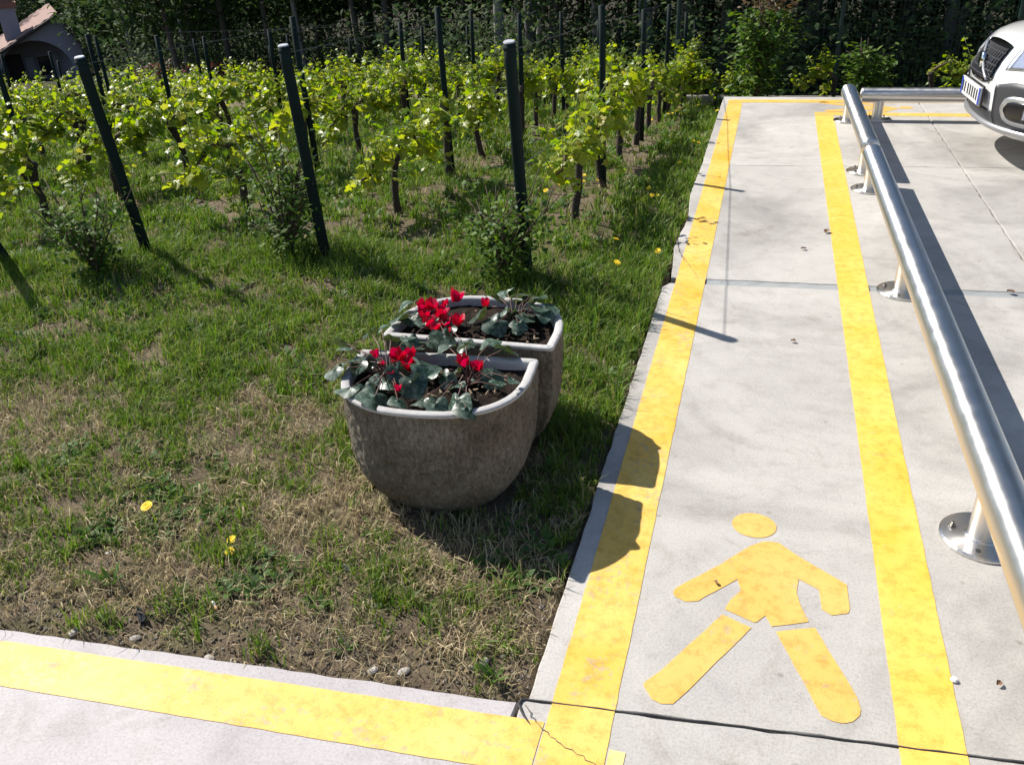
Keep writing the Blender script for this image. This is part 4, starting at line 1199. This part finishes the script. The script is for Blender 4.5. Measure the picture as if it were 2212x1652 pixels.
# ------------------------------------------------------------------ kerb and green fence behind
b = MB()
xs_ = np.linspace(-1.0, 13, 60)
prof = [(-.05, -.2), (-.05, .07), (-.04, .09), (.04, .09), (.05, .07), (.05, -.2)]
b.grid([[(x, 11.75 + .03 * x + p[0] + .006 * mnoise.noise((x * 3, p[0] * 9, 1)), base_z(x, 11.7) + .03 + p[1] + .008 * mnoise.noise((x * 4, p[1] * 9, 5))) for p in prof] for x in xs_])
tag(b.build('kerb', M['kerb']), 'low weathered concrete kerb in front of the green fence', 'kerb')
fr = empty('wire_fence', (-1.2, 12.2, 0)); tag(fr, 'dark green wire mesh fence on posts behind the vineyard corner', 'fence')
zf = base_z(2, 12.2)
pm = MB(); pm.tube([(0, 0, -.1), (0, 0, 1.75)], .026, 10); pm.tube([(0, 0, 1.75), (0, 0, 1.77)], .03, 10)
PM = pm.mesh('fence_post', M['fence'])
wm = MB()
for k in range(41): wm.tube([(k * .05, 0, 0), (k * .05, 0, 1.6)], .0017, 3, False)
for k in range(17): wm.tube([(0, .002, k * .1), (2.0, .002, k * .1)], .0019, 3, False)
WM = wm.mesh('mesh_panel', M['fence'])
for k in range(8):
    o = link('fence_post', PM, fr); o.location = (k * 2.0, .03 * k * 2, zf)
    if k < 7:
        o = link('mesh_panel', WM, fr); o.location = (k * 2.0, .03 * k * 2 - .028, zf + .03); o.rotation_euler = (0, 0, .03)

# ------------------------------------------------------------------ woodland
def woodland_proto(seed, h, pale):
    r = random.Random(seed); root = empty('woodland_tree')
    t = MB(); lean = (r.uniform(-.06, .06), r.uniform(-.06, .06))
    P = [Vector((lean[0] * z + r.uniform(-.04, .04), lean[1] * z + r.uniform(-.04, .04), z)) for z in np.linspace(-.3, h * .8, 10)]
    t.tube(P, [.13 * (1.25 if i == 0 else 1 - .085 * i) for i in range(10)], 9)
    L_ = []
    cl = []
    for k in range(13):
        i = r.randrange(3, 10); a = r.uniform(0, 6.28); l = r.uniform(1.0, 2.2)
        e = P[i] + Vector((l * math.cos(a), l * math.sin(a), r.uniform(.2, 1.2)))
        t.tube([P[i], P[i].lerp(e, .5) + Vector((0, 0, .15)), e], [.045, .03, .012], 5); cl.append(e); cl.append(P[i].lerp(e, .55))
    for k in range(4):   # thin low twigs with a few leaves
        z = r.uniform(.5, 2.4); a = r.uniform(0, 6.28); p0 = Vector((lean[0] * z, lean[1] * z, z)); e = p0 + Vector((r.uniform(.4, .9) * math.cos(a), r.uniform(.4, .9) * math.sin(a), r.uniform(0, .4)))
        t.tube([p0, e], [.015, .005], 4)
        for q in range(26):
            c = p0.lerp(e, r.uniform(.3, 1.1)); L_.append((c.x + r.gauss(0, .12), c.y + r.gauss(0, .12), c.z + r.gauss(0, .12), r.uniform(0, 6), r.uniform(-.5, 1), r.uniform(-.6, .6), r.uniform(.08, .16)))
    t.build('trunk', M['trunk_pale'] if pale else M['trunk'], root, True)
    cl.append(P[-1])
    for c in cl:
        for q in range(75):
            L_.append((c.x + r.gauss(0, .62), c.y + r.gauss(0, .62), c.z + r.gauss(.2, .5), r.uniform(0, 6), r.uniform(-.5, 1), r.uniform(-.6, .6), r.uniform(.22, .42)))
    A_ = np.array(L_)
    V, T = scatter(OV, OT, A_[:, :3], A_[:, 3], A_[:, 4], A_[:, 5], A_[:, 6])
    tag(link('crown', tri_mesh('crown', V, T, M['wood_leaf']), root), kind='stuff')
    return root
wprotos = [woodland_proto(300 + i, (9, 10.5, 8, 11, 9.5)[i], i in (1, 3)) for i in range(5)]
wused = [False] * 5
r = random.Random(77)
trees = []
def sees_house(x, y):
    q = x / max(y, .1)
    return -1.25 < q < -0.80 and y < 57
def try_tree(x, y, dmin):
    if any((x - a) ** 2 + (y - c) ** 2 < dmin * dmin for a, c in trees): return
    if sees_house(x, y): return
    trees.append((x, y))
    k = r.randrange(5)
    v = copy_tree(wprotos[k]) if wused[k] else wprotos[k]
    wused[k] = True
    v.location = (x, y, base_z(x, y)); v.rotation_euler = (0, 0, r.uniform(0, 6.28)); s = r.uniform(.8, 1.2); v.scale = (s * r.uniform(.7, 1.1),) * 2 + (s,)
    if x > -3 and y < 24: lab, grp = 'dark woodland tree behind the green wire fence', 'trees behind the wire fence'
    elif y > 56: lab, grp = 'distant tree on the slope behind the far house', 'trees behind the far house'
    else: lab, grp = 'slender dark tree of the wood beyond the vine rows', 'trees of the wood beyond the vines'
    tag(v, lab, 'tree', grp)
for _ in range(260): try_tree(r.uniform(-6, 13), r.uniform(15.6, 24), 1.5)
for _ in range(640): try_tree(r.uniform(-34, 22), r.uniform(24, 44), 2.2)
for _ in range(160): try_tree(r.uniform(-78, -30), r.uniform(58, 76), 3.4)
# undergrowth: one dense mass of leaves between the trunks
UL = []
r = random.Random(99)
for k in range(1150):
    if r.random() < .42:
        x, y = r.uniform(-6, 9), 12.8 + 7 * r.random() ** 1.6; hh = r.uniform(.4, 1.9)
    else:
        y = r.uniform(21, 42) if r.random() < .6 else r.uniform(42, 56); x = r.uniform(-1.0 * y, .5 * y); hh = r.uniform(.4, 2.4)
        if y < 25 and x < -8: y += 5
    if sees_house(x, y): continue
    z = base_z(x, y); n = 60 if y < 22 else 85
    far = 1.0 if y < 22 else 1.7
    for q in range(n):
        u = r.random()
        UL.append((x + r.gauss(0, .38 * far), y + r.gauss(0, .38 * far), z + hh * u + r.gauss(0, .1), r.uniform(0, 6), r.uniform(-.5, 1), r.uniform(-.6, .6), r.uniform(.06, .14) * far))
A_ = np.array(UL)
V, T = scatter(OV, OT, A_[:, :3], A_[:, 3], A_[:, 4], A_[:, 5], A_[:, 6])
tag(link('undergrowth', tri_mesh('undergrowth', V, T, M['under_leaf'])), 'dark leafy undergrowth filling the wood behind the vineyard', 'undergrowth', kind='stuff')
# hillside thicket behind the house
UL = []
for k in range(420):
    y = r.uniform(60, 74); x = r.uniform(-1.25 * y, -.55 * y); z = base_z(x, y); hh = r.uniform(1, 6)
    for q in range(40):
        UL.append((x + r.gauss(0, 1.1), y + r.gauss(0, 1.1), z + hh * r.random(), r.uniform(0, 6), r.uniform(-.5, 1), r.uniform(-.6, .6), r.uniform(.25, .5)))
A_ = np.array(UL)
V, T = scatter(OV, OT, A_[:, :3], A_[:, 3], A_[:, 4], A_[:, 5], A_[:, 6])
tag(link('hillside_thicket', tri_mesh('hillside_thicket', V, T, M['wood_leaf'])), 'green thicket on the slope behind the far house', 'thicket', kind='stuff')
# red flowering hedge glimpsed over the vines
M['redflower'] = leafmat('red_blossom', [(0.20, 0.04, 0.04), (0.28, 0.06, 0.065), (0.05, 0.07, 0.025), (0.04, 0.06, 0.02)], 0.3, 0.6)
root = empty('flowering_hedge', (-17, 25, base_z(-17, 25)))
tag(root, 'low hedge of red blossom beyond the vines right of the house', 'hedge')
z0 = base_z(-17, 25); UL = []
for k in range(2600):
    u = r.uniform(-2.6, 2.6)
    UL.append((u * .92, u * .1 + r.gauss(0, .25), (-2.2 - z0) * (0.2 + .85 * r.random()) + .12 * math.sin(u * 3), r.uniform(0, 6), r.uniform(-.5, 1), r.uniform(-.6, .6), r.uniform(.07, .14)))
A_ = np.array(UL)
V, T = scatter(OV, OT, A_[:, :3], A_[:, 3], A_[:, 4], A_[:, 5], A_[:, 6])
tag(link('foliage', tri_mesh('foliage', V, T, M['redflower']), root), kind='stuff')
b = MB()
for k in range(9):
    u = -2.4 + k * .6
    b.tube([(u * .92, u * .1, -.2), (u * .92 + .05, u * .1, -1.97 - z0)], [.03, .01], 5)
b.build('stems', M['cane'], root)

# ------------------------------------------------------------------ house far left
M['plaster'] = simple('pale_lilac_plaster', (0.27, 0.26, 0.31), 0.9, var=0.08, scale=2, bump=.1)
M['tile'] = simple('terracotta_tiles', (0.24, 0.14, 0.115), 0.85, var=0.35, scale=6)
M['brick'] = simple('chimney_brick', (0.26, 0.12, 0.09), 0.9, var=.3, scale=8)
M['darkwood'] = simple('dark_timber', (0.05, 0.035, 0.03), 0.8, var=.3, scale=5)
M['pane'] = simple('window_pane', (0.03, 0.035, 0.05), 0.1)
HB = Vector((-47.6, 50.0, -7.75))
hs = empty('house', HB, math.atan2(0.69, 0.72))
tag(hs, 'far house with terracotta roof, round-topped porch and brick chimney', 'house')
D = 9.0
gable = [(3.45, 0), (3.5, 2.3), (3.3, 3.1), (2.9, 4.0), (2.45, 4.55), (-4.6, 0.9), (-4.6, -1), (-1.75, -1)]
arch = [(-1.75 + 0.0, 0.2)]
arc = []
for t in np.linspace(0, 1, 15):
    a = math.pi * (1 - t)
    arc.append((0.55 + 2.2 * math.cos(a), 1.2 + 2.0 * math.sin(a)))
outl = [(3.45, -1), (3.5, 2.3), (3.3, 3.1), (2.9, 4.0), (2.45, 4.55), (-4.6, 0.95), (-4.6, -1), (-1.65, -1)] + arc + [(2.75, -1)]
def wall_uv(pts, y0, y1):
    b = MB(); n = len(pts)
    b.add([(p[0], y0, p[1]) for p in pts] + [(p[0], y1, p[1]) for p in pts], [tuple(range(n)), tuple(range(2 * n - 1, n - 1, -1))] + [(k, n + k, n + (k + 1) % n, (k + 1) % n) for k in range(n)])
    return b
wall_uv(outl, 0, .35).build('wall', M['plaster'], hs)
wall_uv([(3.45, -1), (3.5, 2.3), (2.45, 4.5), (-4.6, .9), (-4.6, -1)], 2.6, D).build('wall', M['plaster'], hs)
for (a, c) in (((2.55, 4.6), (-5.0, 0.74)), ((2.5, 4.6), (3.75, 2.1))):
    b = MB()
    n = 26
    rows_ = []
    for i in range(n + 1):
        t = i / n; x = a[0] + (c[0] - a[0]) * t; z = a[1] + (c[1] - a[1]) * t + (.05 if i % 2 else 0)
        rows_.append([(x, -.45, z + .02), (x, -.45, z + .2), (x, D + .4, z + .2), (x, D + .4, z + .02)])
    b.grid(rows_); b.f.append((0, 1, 2, 3)); b.f.append(tuple(len(b.v) - 4 + q for q in (3, 2, 1, 0)))
    b.build('roof', M['tile'], hs)
b = MB(); b.tube([(-5.0, -.47, .80), (2.52, -.47, 4.66)], .11, 6); b.tube([(2.55, -.47, 4.66), (3.78, -.47, 2.15)], .11, 6); b.build('verge_board', M['darkwood'], hs)
ch = MB(); ch.box((-.35, 1.6, 4.2), (1.05, 1.05, 2.0)); cho = ch.build('chimney', M['plaster'], hs)
b = MB(); b.box((-.35, 1.6, 5.35), (1.35, 1.35, .3)); b.box((-.35, 1.6, 5.62), (1.0, 1.0, .24)); b.build('chimney_cap', M['brick'], cho)
for u in (.2, 1.75):
    b = MB(); b.box((u, 2.4, .5), (.55, .3, 3.0)); b.build('column', M['plaster'], hs)
b = MB(); b.box((-.75, 2.56, .9), (1.0, .06, 2.6)); dr = b.build('door', M['darkwood'], hs)
b = MB(); b.box((1.1, 2.56, 1.3), (.8, .06, 1.2)); wdo = b.build('window', M['darkwood'], hs); b = MB(); b.box((1.1, 2.52, 1.3), (.64, .03, 1.04)); b.build('pane', M['pane'], wdo)
# outside stair inside the porch
b = MB()
for k in range(8): b.box((-1.2 + k * .22, 1.6, -.9 + k * .12), (.24, 1.2, .12 + k * .24))
b.build('stair', M['brick'], hs)

# ------------------------------------------------------------------ white car
M['carpaint'] = simple('white_car_paint', (0.78, 0.78, 0.77), 0.25, var=.01, coat=1.0)
M['cladding'] = simple('charcoal_cladding', (0.035, 0.036, 0.042), 0.5, var=.1, scale=200)
M['gloss_black'] = simple('gloss_black_grille', (0.008, 0.008, 0.010), 0.15)
M['chrome'] = simple('chrome_trim', (0.75, 0.76, 0.78), 0.12, 1.0, var=.02)
M['satin'] = simple('satin_silver_trim', (0.52, 0.53, 0.55), 0.35, 0.85, var=.03)
M['rubber'] = simple('tyre_rubber', (0.02, 0.02, 0.021), 0.85)
M['lens'] = simple('headlamp_lens', (0.30, 0.34, 0.44), 0.05, 0.3, coat=1.0)
M['glass'] = simple('car_glass', (0.02, 0.024, 0.028), 0.05, coat=1.0)
M['plate'] = simple('plate_white', (0.70, 0.70, 0.70), 0.4); M['plate_blue'] = simple('plate_blue', (0.02, 0.05, 0.35), 0.4)
M['char'] = simple('plate_black_figures', (0.03, 0.03, 0.03), 0.5)
CW = 0.93; NOSE = 0.78; NEXP = 2.5; CL = 4.75; TAIL = 0.55
def interp(x, xs, ys): return float(np.interp(x, xs, ys))
ZL = [.20, .27, .34, .50, .60, .70, .80, .86, .90, .94, .975, 1.00, 1.02]
DX = [.10, .035, .01, .0, .01, .04, .085, .125, .19, .32, .55, .80, 1.05]
WF = [.90, .96, .985, 1.0, 1.0, .99, .965, .94, .91, .875, .83, .77, .68]
def zc(z): return z if z < .5 else .5 + (z - .5) * .74
def front_pt(s, z, off=0.0):
    th = abs(s) * math.pi / 2
    w = CW * interp(z, ZL, WF); dx = interp(z, ZL, DX)
    L_ = NOSE
    x = dx + L_ - L_ * max(0, math.cos(th)) ** (2 / NEXP); y = w * math.sin(th) ** (2 / NEXP)
    nx, ny = -math.cos(th) ** (2 - 2 / NEXP) / L_, math.sin(th) ** (2 - 2 / NEXP) / w
    l = math.hypot(nx, ny); nx /= l; ny /= l
    return (x + nx * off, math.copysign(1, s) * (y + ny * off), zc(z))
def s_of_y(y, z):
    w = CW * interp(z, ZL, WF); q = min(1, abs(y) / w)
    return math.copysign(math.asin(q ** (NEXP / 2)) / (math.pi / 2), y)
car = empty('parked_car', (1.37, 6.80, 0), math.atan(0.05))
tag(car, 'white estate car with charcoal bumper cladding, nose towards the steel rail', 'car')
rows_ = []
for z, dx, wf in zip(ZL, DX, WF):
    ring = [front_pt(s, z) for s in np.linspace(-1, 1, 61)]
    w = CW * wf
    for x in np.linspace(dx + NOSE, CL - TAIL, 14)[1:]: ring.append((x, w, zc(z)))
    for t in np.linspace(0, 1, 25)[1:-1]:
        th = math.pi / 2 - t * math.pi
        ring.append((CL - TAIL + TAIL * max(0, math.cos(th)) ** (2 / 3.2) - (.06 if z > .7 else 0), w * math.copysign(abs(math.sin(th)) ** (2 / 3.2), math.sin(th)), zc(z)))
    for x in np.linspace(CL - TAIL, dx + NOSE, 14)[:-1]: ring.append((x, -w, zc(z)))
    rows_.append(ring)
b = MB(); b.grid(rows_, True); n = len(rows_[0])
b.f.append(tuple(range(n - 1, -1, -1))); b.f.append(tuple((len(rows_) - 1) * n + k for k in range(n)))
bo = b.build('body', M['carpaint'], car, True)
# wheel wells
AX = (0.95, 3.75)
cut = MB()
for x in AX:
    for sd in (-1, 1):
        cut.lathe([(0, -.16), (.40, -.16), (.40, .30), (0, .30)], (x, sd * .80 + (.0 if sd > 0 else -.14), .33), 36, 'y')
cme = cut.mesh('cutter', M['cladding']); co = link('cutter', cme, car)
import bmesh as _bm
bmm = _bm.new(); bmm.from_mesh(cme); _bm.ops.remove_doubles(bmm, verts=bmm.verts, dist=1e-5); _bm.ops.recalc_face_normals(bmm, faces=bmm.faces); bmm.to_mesh(cme); bmm.free()
bmm = _bm.new(); bmm.from_mesh(bo.data); _bm.ops.recalc_face_normals(bmm, faces=bmm.faces); bmm.to_mesh(bo.data); bmm.free()
md = bo.modifiers.new('wells', 'BOOLEAN'); md.object = co; md.operation = 'DIFFERENCE'; md.solver = 'EXACT'
dg = bpy.context.evaluated_depsgraph_get(); dg.update()
nm_ = bpy.data.meshes.new_from_object(bo.evaluated_get(dg))
bo.modifiers.clear(); bo.data = nm_; nm_.name = 'body'
bpy.data.objects.remove(co)
for x in AX:
    for sd in (-1, 1):
        wroot = MB(); wroot.lathe([(.22, -.105), (.31, -.10), (.335, -.07), (.338, 0), (.335, .07), (.31, .10), (.22, .105)], (x, sd * .805, .338), 40, 'y')
        wh = wroot.build('wheel', M['rubber'], car, True)
        b = MB(); y0 = sd * .905
        b.lathe([(.225, -.20 * sd), (.222, 0), (.205, .004 * sd), (.20, -.03 * sd)], (x, y0 - .0, .338), 36, 'y')
        for k in range(5):
            a = 2 * math.pi * k / 5 + .3
            b.tube([(x + .03 * math.cos(a), y0 - .01 * sd, .338 + .03 * math.sin(a)), (x + .205 * math.cos(a), y0 - .005 * sd, .338 + .205 * math.sin(a))], [.035, .024], 6)
        b.lathe([(0, .004 * sd), (.05, .0), (.055, -.02 * sd)], (x, y0, .338), 18, 'y')
        b.build('rim', M['satin'], wh, True)
        b = MB(); rw = []
        for a in np.linspace(-.12, math.pi + .12, 24):
            c, s_ = math.cos(a), math.sin(a)
            rw.append([(x + .395 * c, sd * .915, .33 + .395 * s_), (x + .40 * c, sd * .942, .33 + .40 * s_), (x + .455 * c, sd * .940, .33 + .455 * s_), (x + .46 * c, sd * .915, .33 + .46 * s_)])
        b.grid(rw); b.build('arch_cladding', M['cladding'], car, True)
def patch(name, ss, zb, zt, off, mat, parent, nz=8, depth=.02, smooth=True):
    b = MB(); rows_ = []
    rows_.append([front_pt(s, zb(s), off - depth) for s in ss])
    for j in range(nz + 1):
        rows_.append([front_pt(s, zb(s) + (zt(s) - zb(s)) * j / nz, off) for s in ss])
    rows_.append([front_pt(s, zt(s), off - depth) for s in ss])
    b.grid(rows_)
    for col in (0, len(ss) - 1):
        n = len(ss)
        idx = [i * n + col for i in range(len(rows_))]
        b.f.append(tuple(idx if col else idx[::-1]))
    return b.build(name, mat, parent, smooth)
def srange(y0, y1, z, n=16): return [s_of_y(y, z) for y in np.linspace(y0, y1, n)]
# grille
gs = srange(-.275, .275, .68, 33)
gb_ = lambda s: .505 + .05 * (abs(s) / abs(gs[-1])) ** 3
gt_ = lambda s: .835 - .02 * (abs(s) / abs(gs[-1])) ** 2
patch('grille_frame', gs, gb_, gt_, .008, M['chrome'], car)
gi = srange(-.255, .255, .68, 33)
gr_ = patch('grille', gi, lambda s: gb_(s) + .018, lambda s: gt_(s) - .018, .012, M['gloss_black'], car)
b = MB()
for zz in (.56, .61, .66, .71, .76):
    b.tube([front_pt(s, zz, .014) for s in gi], .0045, 5)
for y in np.linspace(-.235, .235, 11):
    b.tube([front_pt(s_of_y(y, zz), zz, .013) for zz in np.linspace(.535, .80, 8)], .004, 4)
b.build('grille_mesh', M['cladding'], gr_)
b = MB(); b.tube([front_pt(s_of_y(-.22 + .44 * t, .68), .545 + .255 * t, .022) for t in np.linspace(0, 1, 16)], .010, 6); b.build('diagonal_bar', M['satin'], gr_, True)
ce = front_pt(0.0001, .672, .03)
b = MB(); b.lathe([(0, -.012), (.048, -.012), (.052, 0), (.048, .012), (.034, .012), (.032, .006), (0, .006)], (ce[0], ce[1], ce[2]), 28, 'x'); b.build('emblem', M['chrome'], gr_, True)
# bumper seam, lower intake, skid lip
it = srange(-.40, .40, .33, 25)
patch('lower_intake', it, lambda s: .265, lambda s: .355 - .02 * abs(s), .006, M['cladding'], car)
ls = [s for s in np.linspace(-.93, .93, 51)]
b = MB(); rw = []
for s in ls:
    k = 1 - .5 * abs(s) ** 3
    p0, p1, p2, p3, p4 = front_pt(s, .275, -.03), front_pt(s, .272, .035 * k), front_pt(s, .255, .048 * k), front_pt(s, .225, .035 * k), front_pt(s, .205, -.03)
    rw.append([p0, p1, p2, p3, p4])
b.grid(rw); b.build('skid_lip', M['satin'], car, True)
for sd in (-1, 1):
    # headlamp
    hsr = [sd * q for q in np.linspace(abs(s_of_y(.36, .75)), .80, 20)]
    a0, a1 = abs(hsr[0]), abs(hsr[-1])
    f_ = lambda s: (abs(s) - a0) / (a1 - a0)
    zb = lambda s: .665 + .11 * f_(s); zt = lambda s: .80 + .095 * math.sin(min(1, f_(s) * 1.1) * math.pi / 2) - .02 * f_(s)
    hl = patch('headlamp_surround', hsr, lambda s: zb(s) - .016, lambda s: zt(s) + .012, .003, M['satin'], car)
    hl2 = patch('headlamp', hsr[1:-1], zb, zt, .007, M['lens'], car)
    b = MB(); p = front_pt(sd * (a0 + .3 * (a1 - a0)), .755, .009); b.lathe([(0, -.006), (.045, -.006), (.05, .004), (.04, .004)], p, 20, 'x'); b.build('projector', M['gloss_black'], hl2)
    # black corner cladding with fog lamp
    fs_ = [sd * q for q in np.linspace(abs(s_of_y(.36, .45)), .97, 24)]
    c0 = abs(fs_[0]); fz = lambda s: min(1, (abs(s) - c0) / .12)
    fp = patch('corner_cladding', fs_, lambda s: .255, lambda s: .53 + .05 * fz(s), .012, M['cladding'], car)
    fo = [sd * q for q in np.linspace(abs(s_of_y(.46, .42)), .60, 14)]
    d0, d1 = abs(fo[0]), abs(fo[-1]); gz = lambda s: math.sqrt(max(0.02, 1 - (2 * (abs(s) - d0) / (d1 - d0) - 1) ** 4))
    fs2 = patch('fog_surround', fo, lambda s: .395 - .09 * gz(s), lambda s: .395 + .09 * gz(s), .022, M['satin'], car)
    fi = [sd * q for q in np.linspace(d0 + .03, d1 - .02, 12)]
    e0, e1 = abs(fi[0]), abs(fi[-1]); gq = lambda s: math.sqrt(max(0.02, 1 - (2 * (abs(s) - e0) / (e1 - e0) - 1) ** 4))
    ff_ = patch('fog_lamp', fi, lambda s: .395 - .06 * gq(s), lambda s: .395 + .06 * gq(s), .026, M['gloss_black'], car)
    b = MB(); p = front_pt(sd * (e0 + e1) / 2, .395, .024); b.lathe([(0, -.004), (.036, -.004), (.04, .006)], p, 18, 'x'); b.build('fog_lens', M['lens'], ff_)
    # mirror, side glass
    b = MB(); b.lathe([(0, -.10), (.05, -.09), (.075, -.03), (.075, .04), (.05, .09), (0, .10)], (1.62, sd * 1.0, .93), 14, 'y'); b.build('door_mirror', M['carpaint'], car, True)
    for (x0, x1) in ((1.75, 2.65), (2.72, 3.55), (3.62, 4.3)):
        b = MB(); b.add([(x0 + .0, sd * .842, .91), (x1, sd * .842, .91), (x1 - .05, sd * .672, 1.30), (x0 + (.35 if x0 < 2 else .02), sd * .672, 1.30)], [(0, 1, 2, 3)]); b.build('side_window', M['glass'], car)
    b = MB(); b.box((2.72, sd * .938, .62), (.012, .012, .55)); b.build('door_gap', M['gloss_black'], car)
    b = MB(); b.box((4.66, sd * .70, .83), (.10, .22, .36)); b.build('tail_lamp', simple('red_tail_lamp', (.35, .01, .01), .2), car)
# number plate
pl = MB(); pl.box((-.028, 0, .425), (.012, .52, .112)); plo = pl.build('number_plate', M['plate'], car)
for yy in (-.24, .24):
    b = MB(); b.box((-.035, yy, .425), (.003, .036, .106)); b.build('plate_band', M['plate_blue'], plo)
b = MB(); b.box((-.018, 0, .425), (.012, .545, .135)); b.build('plate_holder', M['gloss_black'], plo)
b = MB()
for k in range(7):
    yy = -.185 + k * .061 + (.02 if k > 4 else 0)
    b.box((-.0352, yy, .425), (.0015, .012, .07)); b.box((-.0352, yy + .02, .425), (.0015, .010, .07)); b.box((-.0352, yy + .01, .425 + (.03 if k % 2 else -.03)), (.0012, .012, .010))
tag(b.build('plate_figures', M['char'], plo), kind='stuff')
# cabin: pillars and roof in body colour with glass panels
rows_ = []
for z, x0, x1, w in ((.97, 1.20, 4.66, .84), (1.10, 1.42, 4.62, .795), (1.30, 1.80, 4.52, .715), (1.44, 2.10, 4.42, .66), (1.50, 2.35, 4.34, .61), (1.53, 2.7, 4.2, .50), (1.54, 3.1, 4.0, .3)):
    ring = []
    cx, ax_ = (x0 + x1) / 2, (x1 - x0) / 2
    for k in range(72):
        t = 2 * math.pi * k / 72
        ring.append((cx + ax_ * math.copysign(abs(math.cos(t)) ** .35, math.cos(t)), w * math.copysign(abs(math.sin(t)) ** .35, math.sin(t)), z - .12))
    rows_.append(ring)
b = MB(); b.grid(rows_, True); b.f.append(tuple((len(rows_) - 1) * 72 + k for k in range(72))); b.build('cabin', M['carpaint'], car, True)
b = MB(); b.add([(1.24, -.74, .88), (1.24, .74, .88), (2.07, .58, 1.33), (2.07, -.58, 1.33)], [(0, 1, 2, 3)]); b.build('windscreen', M['glass'], car)
b = MB(); b.add([(4.66, -.70, .93), (4.66, .70, .93), (4.45, .58, 1.30), (4.45, -.58, 1.30)], [(3, 2, 1, 0)]); b.build('rear_window', M['glass'], car)
